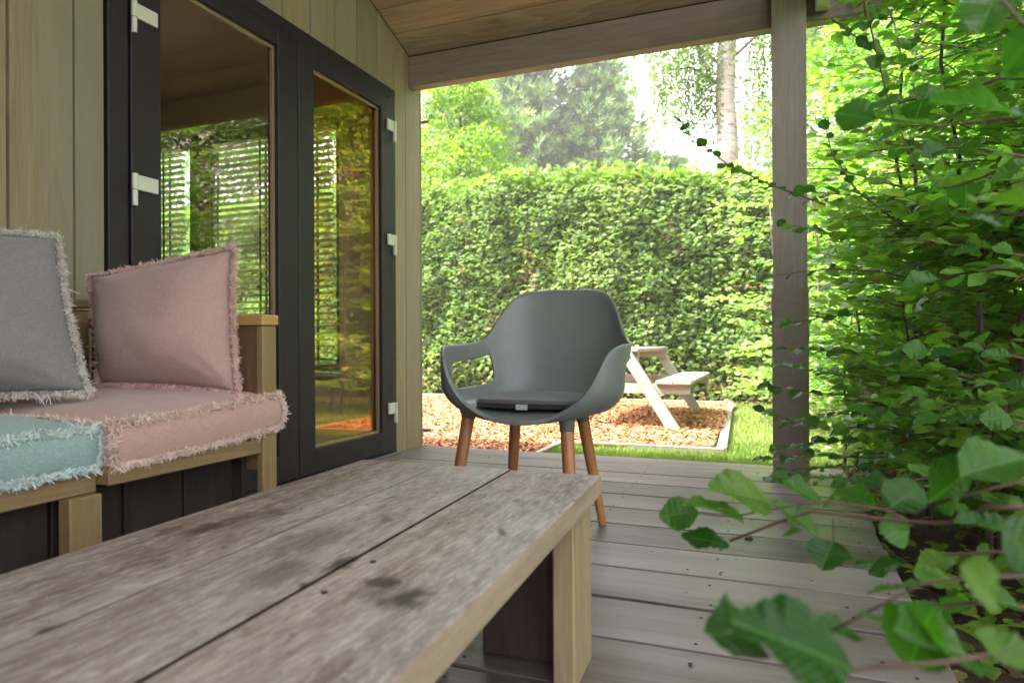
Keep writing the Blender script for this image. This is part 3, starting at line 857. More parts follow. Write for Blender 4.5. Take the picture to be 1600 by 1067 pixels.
# ================================================================== BENCH
bench = thing('bench', (-1.75, .9, 0), 'timber lounge bench with boxed arm and shaded plinth against the cabin wall', 'bench')
BX = -1.365
box('arm_rest', -2.06, BX+.018, 1.508, 1.575, .712, .742, M['arm'], bench, .003)
box('arm_panel', -2.05, BX-.012, 1.518, 1.560, .30, .711, M['arm_panel'], bench, .002)
box('leg', BX-.0115, BX+.012, 1.515, 1.572, .0, .711, M['bench_z'], bench, .003)
box('leg', BX-.05, BX-.012, .972, 1.045, .0, .334, M['bench_z'], bench, .003)
box('leg', BX-.05, BX+.004, .30, .37, .0, .334, M['bench_z'], bench, .003)
box('leg', BX-.034, BX+.012, -.45, -.39, .0, .70, M['bench_z'], bench, .003)
box('seat_rail', BX-.045, BX+.008, 1.0455, 1.5145, .350, .392, M['bench'], bench, .003)
box('seat_rail', BX-.065, BX-.03, -.39, 1.045, .335, .385, M['bench'], bench, .003)
box('plinth_board', -2.04, BX-.05, 1.500, 1.514, .01, .349, M['shaded_panel'], bench, .002)
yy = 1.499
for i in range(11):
    box('plinth_board', BX-.10, BX-.082, yy-.17, yy-.004, .01, .334, M['shaded_panel'], bench, .002); yy -= .174
box('seat_board', -2.05, BX-.05, -.39, 1.51, .362, .384, M['bench'], bench, .002)
for i in range(3):
    box('back_board', -2.062, -2.04, -.4, 1.505, .42 + i*.118, .42 + i*.118 + .113, M['bench'], bench, .003)
box('back_cap', -2.075, -2.02, -.4, 1.505, .775, .80, M['bench'], bench, .003)

# cushions ---------------------------------------------------------------
def fringe(name, paths, out_fn, mat, parent, dens=900, ln=.022, spread=1.0, wd=.0008):
    """short frayed threads along polylines; out_fn(point)-> outward direction"""
    V = []; F = []; T = []
    r = random.Random(hash(name) % 1000 if False else 11)
    for path in paths:
        for p, q in zip(path[:-1], path[1:]):
            p = Vector(p); q = Vector(q); L = (q-p).length
            if L < 1e-6: continue
            along = (q-p).normalized()
            for i in range(max(1, int(round(L*dens/20 + r.random()*.6)))):
                c0 = p.lerp(q, r.random())
                o = Vector(out_fn(c0))
                tuft = (o + Vector((r.gauss(0,1), r.gauss(0,1), r.gauss(0,1)))*.45*spread + along*r.gauss(0, .5)).normalized()
                tl = ln * r.uniform(.6, 1.2); curl = Vector((r.gauss(0,1), r.gauss(0,1), r.gauss(0,1)-.3))*.32
                for _ in range(20):
                    d = (tuft + Vector((r.gauss(0,1), r.gauss(0,1), r.gauss(0,1)))*.62).normalized()
                    l = tl * r.uniform(.55, 1.15)
                    side = d.cross(Vector((r.gauss(0,1), r.gauss(0,1), r.gauss(0,1)))).normalized() * wd * r.uniform(.8, 1.7)
                    bend = (curl + Vector((r.gauss(0,1), r.gauss(0,1), r.gauss(0,1)))*.35) * l
                    c = c0 + Vector((r.gauss(0,1), r.gauss(0,1), r.gauss(0,1))) * .003
                    m1 = c + d*l*.5 + bend*.05; e = c + d*l*.75 + bend*.95
                    n = len(V)
                    V += [c-side, c+side, m1+side, m1-side, e-side*.6, e+side*.6]
                    F += [(n, n+1, n+2), (n, n+2, n+3), (n+3, n+2, n+5), (n+3, n+5, n+4)]
    b = base_of(parent)
    me = mesh_np(name, np.array([v - b for v in V]), np.array(F))
    o = link(name, me, mat, parent); o["kind"] = 'stuff'
    return o

def seat_cushion(name, x0, x1, y0, y1, z0, z1, mat, fmat, label, seed, dome=.03, tilt=0.0):
    root = thing(name, ((x0+x1)/2, (y0+y1)/2, z0), label, 'cushion', 'seat cushions on the bench')
    n = 44
    V = []; F = []
    cxm, cym = (x0+x1)/2, (y0+y1)/2; hx, hy = (x1-x0)/2, (y1-y0)/2
    def P(u, v, w):  # u,v,w in -1..1 on the cube
        edge = max(abs(u), abs(v))
        X = cxm + hx*u; Y = cym + hy*v
        Z = (z0+z1)/2 + (z1-z0)/2*w
        if abs(w) > .999:
            f = (1-u**4)*(1-v**4)
            Z += (dome * f if w > 0 else -.002)
            pk = .006 * math.exp(-((1-edge)/.2)**2)
            t = (Y if abs(u) > abs(v) else X)
            Z += pk * (mnoise.noise(Vector((t*26, seed, 0))) * 1.6) if w > 0 else 0
            Z += .008 * mnoise.noise(Vector((X*5.5, Y*5.5, seed))) * f if w > 0 else 0
        else:
            # side walls bulge, pinched at the seams
            bul = .010 * (1-w*w)
            nzz = .004 * mnoise.noise(Vector((X*16, Y*16, Z*9+seed)))
            if abs(u) > .999: X += math.copysign(bul + nzz, u)
            if abs(v) > .999: Y += math.copysign(bul + nzz, v)
            t = (Y if abs(u) > .999 else X)
            Z += .0
        # rounded vertical corners
        r = .10
        au, av = abs(u), abs(v)
        if au > 1-r and av > 1-r:
            du, dv = (au-(1-r))/r, (av-(1-r))/r
            l = math.hypot(du, dv)
            if l > 1e-6:
                m = max(du, dv); k = (m / l)
                k = 1 - (1-k)*.8
                X = cxm + math.copysign(((1-r) + du*r*k) * hx, u) + (X - (cxm + hx*u)); Y = cym + math.copysign(((1-r) + dv*r*k) * hy, v) + (Y - (cym + hy*v))
        Z += .006 * mnoise.noise(Vector((X*4, Y*4, seed+9))) - tilt*(y1-Y)/(y1-y0)
        return (X, Y, Z)
    def grid(fn, a, b):
        k = len(V)
        for i in range(a+1):
            for j in range(b+1):
                V.append(fn(-1 + 2*i/a, -1 + 2*j/b))
        for i in range(a):
            for j in range(b):
                F.append((k+i*(b+1)+j, k+(i+1)*(b+1)+j, k+(i+1)*(b+1)+j+1, k+i*(b+1)+j+1))
    grid(lambda s, t: P(s, t, 1), n, n); grid(lambda s, t: P(s, t, -1), n, n)
    for sgn in (-1, 1):
        grid(lambda s, t: P(sgn, s, t), n, 8); grid(lambda s, t: P(s, sgn, t), n, 8)
    me = bpy.data.meshes.new('cover'); b = base_of(root)
    me.from_pydata([Vector(v) - b for v in V], [], F)
    bm = bmesh.new(); bm.from_mesh(me); bmesh.ops.remove_doubles(bm, verts=bm.verts, dist=1e-5); bmesh.ops.recalc_face_normals(bm, faces=bm.faces); bm.to_mesh(me); bm.free()
    me.polygons.foreach_set("use_smooth", [True]*len(me.polygons))
    link('cover', me, mat, root)
    paths = []
    for w in (1, -1):
        ring = [P(-1+2*i/30, -1, w) for i in range(31)] + [P(1, -1+2*i/30, w) for i in range(31)] + [P(1-2*i/30, 1, w) for i in range(31)] + [P(-1, 1-2*i/30, w) for i in range(31)]
        paths.append(ring)
    for (u, v) in ((1, -1), (1, 1), (-1, -1)):
        paths.append([P(u, v, -1+2*i/8) for i in range(9)])
    def out(c):
        dx, dy = (c.x-cxm)/hx, (c.y-cym)/hy
        o = Vector((dx**5, dy**5, (.35 if c.z > (z0+z1)/2 else -.3)))
        return o.normalized() if o.length > .01 else Vector((0, 0, 1))
    # flange strip the threads grow from
    fl = MB()
    for path in paths:
        fl.tube(path, .0042, 6)
    fl.build('seam', fmat, root, True)
    fringe('fringe', paths, out, fmat, root, 12000, .0112, .75, .0009)
    return root
seat_cushion('seat_cushion', -2.02, -1.352, 1.055, 1.588, .420, .512, M['pink'], M['fr_pink'], 'dusty pink box seat cushion with frayed white edging by the arm', 3.1, .03, .030)
seat_cushion('seat_cushion', -2.02, -1.385, .44, 1.045, .396, .478, M['teal'], M['fr_teal'], 'pale teal box seat cushion with frayed edging, left of the pink one', 8.7, .045, .008)

def pillow(name, BL, BR, TR, TL, thick, mat, fmat, label, seed, sag=.02):
    BL, BR, TR, TL = [Vector(p) for p in (BL, BR, TR, TL)]
    root = thing(name, (BL+BR)/2, label, 'pillow', 'loose pillows on the bench')
    Nn = ((BR-BL).cross(TL-BL)).normalized()
    n = 46
    V = []; F = []
    def mid(u, v):
        # edges curve inward between the corners
        uu = u * (1 - .055*(1-v*v)); vv = v * (1 - .05*(1-u*u))
        a, b = (uu+1)/2, (vv+1)/2
        p = BL.lerp(BR, a).lerp(TL.lerp(TR, a), b)
        return p
    def surf(u, v, s):
        p = mid(u, v)
        f = (max(0, 1-abs(u)**2.6) * max(0, 1-abs(v)**2.6)) ** .62
        # fuller at the bottom
        f *= 1.0 + .25 * (-v) * (1 - v*v)
        d = thick/2 * f
        ed = math.exp(-((1-max(abs(u), abs(v)))/.16)**2)
        t = v if abs(u) > abs(v) else u
        d += ed * .006 * mnoise.noise(Vector((t*7, seed, s))) * (1 if f > .02 else 0)
        d += .007 * mnoise.noise(Vector((u*2.2+seed, v*2.2, s))) * f
        # diagonal tension creases from the corners
        cr = 0
        for (cu, cv) in ((-1,-1),(1,-1),(1,1),(-1,1)):
            du, dv = u-cu, v-cv; r = math.hypot(du, dv); an = math.atan2(dv*-cv, du*-cu)
            cr += math.exp(-(r/.55)**2) * math.sin(an*11 + seed) * .004
        d += cr * min(1, f*2)
        return p + Nn * s * d
    for s in (1, -1):
        k = len(V)
        for i in range(n+1):
            for j in range(n+1): V.append(surf(-1+2*i/n, -1+2*j/n, s))
        for i in range(n):
            for j in range(n):
                q = (k+i*(n+1)+j, k+(i+1)*(n+1)+j, k+(i+1)*(n+1)+j+1, k+i*(n+1)+j+1)
                F.append(q if s > 0 else q[::-1])
    b = base_of(root); me = bpy.data.meshes.new('cover')
    me.from_pydata([v - b for v in V], [], F)
    bm = bmesh.new(); bm.from_mesh(me); bmesh.ops.remove_doubles(bm, verts=bm.verts, dist=2e-4); bm.to_mesh(me); bm.free()
    me.polygons.foreach_set("use_smooth", [True]*len(me.polygons))
    link('cover', me, mat, root)
    ring = [mid(-1+2*i/24, -1) for i in range(25)] + [mid(1, -1+2*i/24) for i in range(25)] + [mid(1-2*i/24, 1) for i in range(25)] + [mid(-1, 1-2*i/24) for i in range(25)]
    c0 = (BL+BR+TR+TL)/4
    def out(c): return (c-c0).normalized()
    # flat flange
    fl = MB(); m_ = len(ring)
    vs = [p for p in ring] + [p + (p-c0).normalized() * (.013 + .003*mnoise.noise(p*30)) for p in ring]
    fl.add(vs, [(i, (i+1) % m_, (i+1) % m_ + m_, i+m_) for i in range(m_)])
    fo = fl.build('flange', mat, root, True)
    sm = fo.modifiers.new('thick', 'SOLIDIFY'); sm.thickness = .003; sm.offset = 0
    ring2 = [p + (p-c0).normalized() * .010 for p in ring]
    fringe('fringe', [ring2], out, fmat, root, 10000, .0105, .8, .0007)
    return root
pillow('pillow', (-1.81, 1.37, .55), (-1.395, 1.455, .527), (-1.425, 1.475, .925), (-1.93, 1.43, .86), .22, M['pink2'], M['fr_pink2'], 'dusty rose pillow with frayed edge leaning on the bench arm', 2.3)
pillow('pillow', (-1.95, .80, .53), (-1.60, 1.17, .545), (-1.74, 1.19, .935), (-2.0, .80, .95), .22, M['greyf'], M['fr_grey'], 'grey pillow with pale frayed edge leaning on the bench back', 5.9)

# ================================================================== TABLE
table = thing('coffee_table', (-.64, .7, 0), 'low weathered coffee table of three thick planks on slab legs', 'table')
TY0, TY1 = -.08, 1.381
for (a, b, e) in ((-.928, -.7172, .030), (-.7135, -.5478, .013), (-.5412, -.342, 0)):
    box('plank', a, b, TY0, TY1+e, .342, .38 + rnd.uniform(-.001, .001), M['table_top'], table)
box('joint_shade', -.7171, -.7136, TY0+.01, TY1-.004, .343, .3745, M['gap_shade'], table)  # dark strips that paint the shade in the plank gaps
box('joint_shade', -.5477, -.5413, TY0+.01, TY1-.004, .343, .371, M['gap_shade'], table)
for yy0, yy1, ye0, ye1 in ((1.212, 1.372, 1.322, 1.362), (-.07, .09, -.06, -.02)):
    box('leg', -.404, -.362, yy0, yy1, 0, .3415, M['table_side'], table, .003)
    box('leg', -.91, -.868, yy0, yy1, 0, .3415, M['table_side'], table, .003)
    box('end_panel', -.588, -.4055, ye0, ye1, 0, .3415, M['table_shaded'], table, .003)
    box('end_panel', -.8665, -.69, ye0, ye1, 0, .3415, M['table_shaded'], table, .003)
box('cross_rail', -.86, -.41, 1.20, 1.24, .30, .3415, M['table_side'], table, .002)
box('cross_rail', -.86, -.41, .06, .10, .30, .3415, M['table_side'], table, .002)
# butterfly of bolt heads on the planks
MB().tube([(-.515,.744,.379),(-.515,.744,.3812)], .004, 8).tube([(-.513,.634,.379),(-.513,.634,.3812)], .004, 8).build('bolt', M['screw'], table)["kind"] = 'stuff'

# the table stands slightly askew on the deck: turn it about its far right corner
_th = math.radians(3.0); _pv = Vector((-.342, 1.381, 0))
table.rotation_euler = (0, 0, _th)
table.location = _pv + Matrix.Rotation(_th, 3, 'Z') @ (Vector(table.location) - _pv)

# ================================================================== CHAIR
CH = (-.742, 2.169, 0); CR = math.radians(2.2)
CHM = Matrix.Translation(CH) @ Matrix.Rotation(CR, 4, 'Z')
chair = thing('armchair', CH, 'grey green bucket armchair with open arms and four tapered wooden legs', 'chair')
def sg(v, p): return math.copysign(abs(v)**p, v)
cols = [0, 12, 24, 34, 43, 51, 59, 67, 77, 88, 101, 113, 131, 140, 150, 160, 170, 180]
def Rz(a):
    pts = [(0,.862),(12,.862),(24,.857),(34,.842),(43,.806),(51,.745),(59,.688),(68,.664),(80,.657),(96,.654),(113,.652),(122,.647),(131,.628),(140,.560),(150,.478),(160,.436),(170,.424),(180,.419)]
    for (a0, z0), (a1, z1) in zip(pts[:-1], pts[1:]):
        if a0 <= a <= a1: return z0 + (z1-z0)*(a-a0)/(a1-a0)
def base_z(a):
    pts = [(0,.470),(60,.465),(95,.452),(120,.440),(143,.428),(180,.414)]
    for (a0, z0), (a1, z1) in zip(pts[:-1], pts[1:]):
        if a0 <= a <= a1: return z0 + (z1-z0)*(a-a0)/(a1-a0)
def plan(a, z):
    r = math.radians(a); s, c = math.sin(r), math.cos(r)
    h = max(0, min(1, (z-.422)/.07)); h2 = max(0, (z-.66)/.2); h3 = max(0, min(1, (z-.45)/.2))
    hs_ = max(0, min(1, (z-.40)/.27))**1.1
    bl_ = max(0, min(1, (a-70)/40))
    hh = hs_*(1-bl_) + (h**.55)*bl_
    W = .222 + .064*hh - .006*h2
    W *= 1 + .10*max(0, min(1, (a-50)/70))*h
    if c >= 0: D = .215 + .035*h3 + .060*h2
    else: D = .262 + .030*h
    p = .78 if c >= 0 else (.78 - .18*h*min(1, (a-90)/20))
    return sg(s, p)*W, sg(c, p)*D
fr_rows = [0, .24, .5, .70, 1.0]
allc = [-c for c in cols[-2:0:-1]] + cols     # -168..180
NCc = len(allc)
V = []; F = []
rings_in = [(.0, 0), (.42, .0), (.78, .002)]
V.append((0, -.01, .437))
def addring(fn): 
    k = len(V)
    for a in allc: V.append(fn(a))
    return k
k1 = addring(lambda a: (plan(abs(a), .44)[0]*math.copysign(1, a)*.45, plan(abs(a), .44)[1]*.45, .438))
k2 = addring(lambda a: (plan(abs(a), .44)[0]*math.copysign(1, a)*.82, plan(abs(a), .44)[1]*.82, .438 + (base_z(abs(a))-.438)*.35))
rows = []
for f in fr_rows:
    def fn(a, f=f):
        aa = abs(a); z = base_z(aa) + (Rz(aa)-base_z(aa))*f
        if aa > 150: z = base_z(aa) + (Rz(aa) - base_z(aa))*f + (-.006*f)
        x, y = plan(aa, z)
        if aa > 143: 
            k = 1 + .05*f*(aa-143)/37; y *= k
        return (x*math.copysign(1, a), y, z)
    rows.append(addring(fn))
for j in range(NCc):
    jn = (j+1) % NCc
    F.append((0, k1+j, k1+jn))
    F.append((k1+j, k2+j, k2+jn, k1+jn)); F.append((k2+j, rows[0]+j, rows[0]+jn, k2+jn))
    amid = abs(allc[j]) if allc[j] != 180 else 180
    a0, a1 = abs(allc[j]), abs(allc[jn])
    lo, hi = min(a0, a1), max(a0, a1)
    for i in range(4):
        if i in (1, 2) and lo >= 59 and hi <= 101: continue
        F.append((rows[i]+j, rows[i+1]+j, rows[i+1]+jn, rows[i]+jn))
bm = bmesh.new()
bv = [bm.verts.new(v) for v in V]
for f in F:
    try: bm.faces.new([bv[i] for i in f])
    except ValueError: pass
bmesh.ops.recalc_face_normals(bm, faces=bm.faces)
me = bpy.data.meshes.new('shell'); bm.to_mesh(me); bm.free()
me.transform(Matrix.Rotation(CR, 4, 'Z'))
me.polygons.foreach_set("use_smooth", [True]*len(me.polygons))
sh = link('shell', me, M['shell'], chair)
sm = sh.modifiers.new('subdivision', 'SUBSURF'); sm.levels = 2; sm.render_levels = 2
so = sh.modifiers.new('thickness', 'SOLIDIFY'); so.thickness = .013; so.offset = 0
s3 = sh.modifiers.new('subdivision_2', 'SUBSURF'); s3.levels = 1; s3.render_levels = 1
for (a, b, wt, wb) in ((1,-1,.17,.215), (-1,-1,.17,.215), (1,1,.124,.182), (-1,1,.124,.182)):
    dt, db = (.146, .222)
    Rm = Matrix.Translation((-.775, 2.169, 0)) @ Matrix.Rotation(math.radians(-1.8), 4, 'Z')
    top = Rm @ Vector((a*wt, b*dt, .432)); bot = Rm @ Vector((a*wb, b*db, 0.0))
    ax = (bot - top).normalized()
    fl_ = .050 if a > 0 else .020
    p1 = top + ax*fl_
    lg = MB().tube([p1, p1.lerp(bot, .45), bot], [.0215, .0195, .0135], 20).build('leg', M['leg'], chair, True)
    lg.data.set_sharp_from_angle(angle=.6) if hasattr(lg.data, 'set_sharp_from_angle') else None
    MB().tube([top, top + ax*.012, top + ax*(fl_+.003)], [.034, .026, .0222], 20).build('ferrule', M['ferrule'], lg, True)
padc = thing('seat_pad', CHM @ Vector((0, -.03, .455)), 'round dark grey seat pad lying in the armchair', 'seat pad')
def disc(rx, ry, z0, z1, dome, nseg=48, nr=8, sq=.9):
    m = MB(); vs = []; fs = []
    prof = [(r/nr*.97, z1 + dome*(1-(r/nr)**2)) for r in range(0, nr+1)] + [(1.0, (z0*.35+z1*.65)), (1.0, z0*.7+z1*.3), (.97, z0)]
    vs.append((0, 0, prof[0][1]))
    for (r, z) in prof[1:]:
        for j in range(nseg):
            a = 2*PI*j/nseg
            vs.append((sg(math.cos(a), sq)*rx*r, sg(math.sin(a), sq)*ry*r, z + .008*(r*math.sin(a))**2 ))
    for j in range(nseg): fs.append((0, 1+j, 1+(j+1) % nseg))
    for i in range(len(prof)-2):
        for j in range(nseg):
            fs.append((1+i*nseg+j, 1+(i+1)*nseg+j, 1+(i+1)*nseg+(j+1) % nseg, 1+i*nseg+(j+1) % nseg))
    fs.append(tuple(1+(len(prof)-2)*nseg+j for j in reversed(range(nseg))))
    return m.add(vs, fs)
PM = CHM @ Matrix.Translation((0, -.028, 0))
disc(.208, .186, .462, .474, .006).xf(PM).build('pad_top', M['pad'], padc, True)
disc(.211, .189, .446, .4615, 0).xf(PM).build('pad_side', M['pad_dark'], padc, True)
ring = [PM @ Vector((sg(math.cos(2*PI*j/48), 0.9)*.210, sg(math.sin(2*PI*j/48), .9)*.188, .463 + .008*math.sin(2*PI*j/48)**2)) for j in range(49)]
MB().tube(ring, .0028, 6).build('piping', M['pad'], padc, True)
box('care_tag', -.02, .018, -.192, -.1895, .4505, .4675, M['tag'], padc, 0, PM @ Matrix.Rotation(0, 4, 'Z'))

# ================================================================== PICNIC TABLE
pt = thing('picnic_table', (-1.47, 6.75, -.1), 'pale weathered picnic table with attached benches on the wood chips', 'picnic table')
PY0, PY1, PCX = 5.9, 7.62, -1.47
for i in range(4):
    a = -.35 + i*.176
    box('table_plank', PCX+a, PCX+a+.170, PY0-.03, PY1+.03, .572, .602, M['picnic_y'], pt, .003)
for s in (-1, 1):
    for i in range(2):
        a = .50 + i*.152
        x0, x1 = sorted((PCX+s*a, PCX+s*(a+.147)))
        box('seat_plank', x0, x1, PY0-.03, PY1+.03, .292, .322, M['picnic_y'], pt, .003)
for yy in (PY0, PY1-.04):
    sgn = 1 if yy == PY0 else -1
    box('top_beam', PCX-.345, PCX+.345, yy+.0, yy+.04, .486, .5715, M['picnic'], pt, .003)
    box('seat_beam', PCX-.79, PCX+.79, yy+.0, yy+.04, .205, .2915, M['picnic'], pt, .003)
    for s in (-1, 1):
        p = Vector((PCX+s*.235, 0, .571)); q = Vector((PCX+s*.675, 0, -.13))
        d = (q-p).normalized(); w = Vector((d.z, 0, -d.x)) * .05
        m = MB(); yA, yB = (yy-.042, yy-.002) if sgn > 0 else (yy+.042, yy+.082)
        # level cuts at both ends
        hw = .05 / abs(d.z)
        vs = []
        for Y in (yA, yB):
            vs += [(p.x-hw, Y, p.z), (p.x+hw, Y, p.z), (q.x+hw, Y, q.z), (q.x-hw, Y, q.z)]
        m.add(vs, [(0,1,2,3),(7,6,5,4),(0,4,5,1),(1,5,6,2),(2,6,7,3),(3,7,4,0)])
        lo = m.build('leg', M['picnic'], pt)
        MB().tube([(p.x+s*.045, yA-.004 if sgn > 0 else yB+.004, .53), (p.x+s*.045, yA+.003 if sgn > 0 else yB-.003, .53)], .009, 8).build('bolt', M['metal'], lo)

# ================================================================== HEDGE
def hedge(name, x0, x1, y0, y1, ztopf, label, dens=1050, back=False):
    root = thing(name, ((x0+x1)/2, (y0+y1)/2, GZ), label, 'hedge')
    def bump(x, z, y): 
        v = Vector((x, y, z))
        return .16*mnoise.noise(v*1.1) + .12*mnoise.noise(v*2.6+Vector((5,0,0))) + .06*mnoise.noise(v*6)
    # core sheet
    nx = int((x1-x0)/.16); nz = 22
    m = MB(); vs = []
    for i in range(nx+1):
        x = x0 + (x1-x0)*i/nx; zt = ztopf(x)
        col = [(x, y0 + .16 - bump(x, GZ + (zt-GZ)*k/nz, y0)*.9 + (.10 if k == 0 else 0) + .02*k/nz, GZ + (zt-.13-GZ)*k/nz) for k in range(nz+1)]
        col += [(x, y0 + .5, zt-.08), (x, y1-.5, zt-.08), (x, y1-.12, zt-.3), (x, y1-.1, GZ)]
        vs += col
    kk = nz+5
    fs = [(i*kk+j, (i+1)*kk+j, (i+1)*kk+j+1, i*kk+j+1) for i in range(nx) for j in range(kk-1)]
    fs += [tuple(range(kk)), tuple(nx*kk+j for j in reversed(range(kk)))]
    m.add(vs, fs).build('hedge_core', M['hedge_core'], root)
    n = int((x1-x0)*3.2*dens)
    x = rng.uniform(x0, x1, n); t = rng.random(n)
    zt = np.array([ztopf(a) for a in x])
    z = GZ + .05 + (zt-GZ-.05)*t
    bp = np.array([bump(a, b, y0) for a, b in zip(x, z)])
    top_round = np.clip((t-.93)/.07, 0, 1)**2*.18
    y = y0 - bp - rng.uniform(-.10, .07, n) + top_round
    D = np.stack([rng.normal(0, .75, n), -np.abs(rng.normal(.75, .35, n)), rng.normal(-.05, .55, n)], 1)
    Nn = np.stack([rng.normal(0, .45, n), rng.normal(-.55, .35, n), rng.normal(.9, .3, n)], 1)
    S = rng.uniform(.038, .085, n)
    tb = np.array([mnoise.noise(Vector((a*.9, 4.2, b*.9))) for a, b in zip(x, z)])
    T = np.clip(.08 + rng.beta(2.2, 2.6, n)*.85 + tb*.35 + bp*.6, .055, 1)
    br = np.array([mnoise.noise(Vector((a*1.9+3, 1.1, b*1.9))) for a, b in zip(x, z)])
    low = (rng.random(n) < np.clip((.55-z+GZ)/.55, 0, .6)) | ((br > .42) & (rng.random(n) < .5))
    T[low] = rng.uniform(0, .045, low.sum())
    P = np.stack([x, y, z], 1)
    n2 = int((x1-x0)*(y1-y0)*dens*.4)
    x2 = rng.uniform(x0, x1, n2); y2 = rng.uniform(y0, y1, n2); zz = np.array([ztopf(a) for a in x2]) + np.array([bump(a, 0, b) for a, b in zip(x2, y2)])*.7 + rng.uniform(-.12, .06, n2) + rng.exponential(.045, n2)
    D2 = np.stack([rng.normal(0, .8, n2), rng.normal(-.2, .8, n2), rng.normal(.45, .45, n2)], 1)
    P = np.concatenate([P, np.stack([x2, y2, zz], 1)]); D = np.concatenate([D, D2]); Nn = np.concatenate([Nn, rvec(n2)*.5 + [0, 0, .8]])
    S = np.concatenate([S, rng.uniform(.07, .15, n2)]); T = np.concatenate([T, np.clip(rng.beta(2.5, 2, n2), .06, 1)])
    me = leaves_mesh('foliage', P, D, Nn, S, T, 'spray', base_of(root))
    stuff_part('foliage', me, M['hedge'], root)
    # stems near the base
    for i in range(int((x1-x0)/.45)):
        xx = x0 + .2 + i*.45 + rnd.uniform(-.1, .1)
        MB().tube([(xx, y0+.14, GZ), (xx+rnd.uniform(-.05, .05), y0+.10, GZ+.35), (xx+rnd.uniform(-.1, .1), y0+.25, GZ+.8)], [.022, .018, .012], 6).build('stem', M['bark'], root, True)
    return root
hedge('hedge', -13.0, 4.6, 9.35, 10.5, lambda x: 3.06 + .05*math.sin(x*1.3) - .42*max(0, min(1, (x+1.3)/1.6)), 'tall clipped evergreen hedge behind the picnic table')

# ================================================================== TREES
def limbs(root, name, mat, paths):
    for pts, rad, nn in paths:
        MB().tube(pts, rad, nn).build(name, mat, root, True)

def clumps_tree(name, loc, h, crown, mat, bark, label, group, nleaf, lsize, kind='beech', trunk_r=.09, nclump=60, upright=.35, lean=(0,0), cat='tree', seed=1, hang=0, fork=0):
    """crown = (z0, z1, rx, ry) relative to the ground; leaves gather in clumps on limbs"""
    r = random.Random(seed); g2 = np.random.default_rng(seed)
    root = thing(name, loc, label, cat, group)
    B = Vector(loc); z0, z1, rx, ry = crown
    tp = []
    for i in range(9):
        t = i/8
        tp.append(B + Vector((lean[0]*t + .12*mnoise.noise(Vector((seed, t*3, 0))), lean[1]*t + .12*mnoise.noise(Vector((seed, t*3, 9))), h*t*.93)))
    MB().tube(tp, [trunk_r*(1-.85*i/8) for i in range(9)], 10).build('trunk', bark, root, True)
    lim = MB(); cl = []
    for k in range(nclump):
        t = (k+.5)/nclump
        z = z0 + (z1-z0)*t
        prof = math.sin(PI*min(1, max(.02, (t*.86+.10))))**.7
        a = k*2.399963 + r.uniform(-.4, .4)
        rr = math.sqrt(r.uniform(.12, 1))*prof
        tt = min(.98, max(.05, (z - upright*rr*rx)/h/.93)); i0 = min(7, int(tt*8)); 
        st = tp[i0].lerp(tp[i0+1], tt*8-i0)
        e = Vector((B.x + lean[0]*t + math.cos(a)*rx*rr, B.y + lean[1]*t + math.sin(a)*ry*rr, B.z + z))
        mid = st.lerp(e, .5) + Vector((0, 0, .12*rx*rr))
        lim.tube([st, mid, e], [trunk_r*.28, trunk_r*.16, trunk_r*.05], 5, False)
        cl.append((e, .30*rx*r.uniform(.6, 1.25)))
    lo = lim.build('limb', bark, root, True); lo["kind"] = 'stuff'
    w = np.array([c[1]**2 for c in cl]); w /= w.sum()
    idx = g2.choice(len(cl), nleaf, p=w)
    cen = np.array([list(cl[i][0]) for i in range(len(cl))])[idx]; rad = np.array([c[1] for c in cl])[idx]
    d = norm(g2.normal(size=(nleaf, 3))); q = g2.random(nleaf)**.45
    off = d*(rad*q)[:, None]*[1.15, 1.15, .62]
    if hang: off[:, 2] = -np.abs(off[:, 2])*hang*g2.random(nleaf)*2 ; off[:, :2] *= .6
    P = cen + off
    D = d*[1, 1, .4] + g2.normal(size=(nleaf, 3))*.5 + [0, 0, -.25]
    N = g2.normal(size=(nleaf, 3))*.5 + [0, 0, 1]
    tv = g2.random(len(cl))[idx]
    T = np.clip(g2.beta(2, 2, nleaf)*.75 + tv*.3 - .02, .06, 1)
    me = leaves_mesh('crown', P, D, N, g2.uniform(.65, 1.25, nleaf)*lsize, T, kind, base_of(root))
    stuff_part('crown', me, mat, root)
    return root

# bright young hornbeam behind the hedge, left
clumps_tree('young_tree', (-5.75, 11.9, GZ), 5.9, (1.6, 6.0, 1.15, 1.0), M['bright'], M['bark'], 'bright yellow green young tree behind the hedge left of the pines', 'trees behind the hedge', 16000, .085, 'beech', .06, 90, 1.2, seed=5)
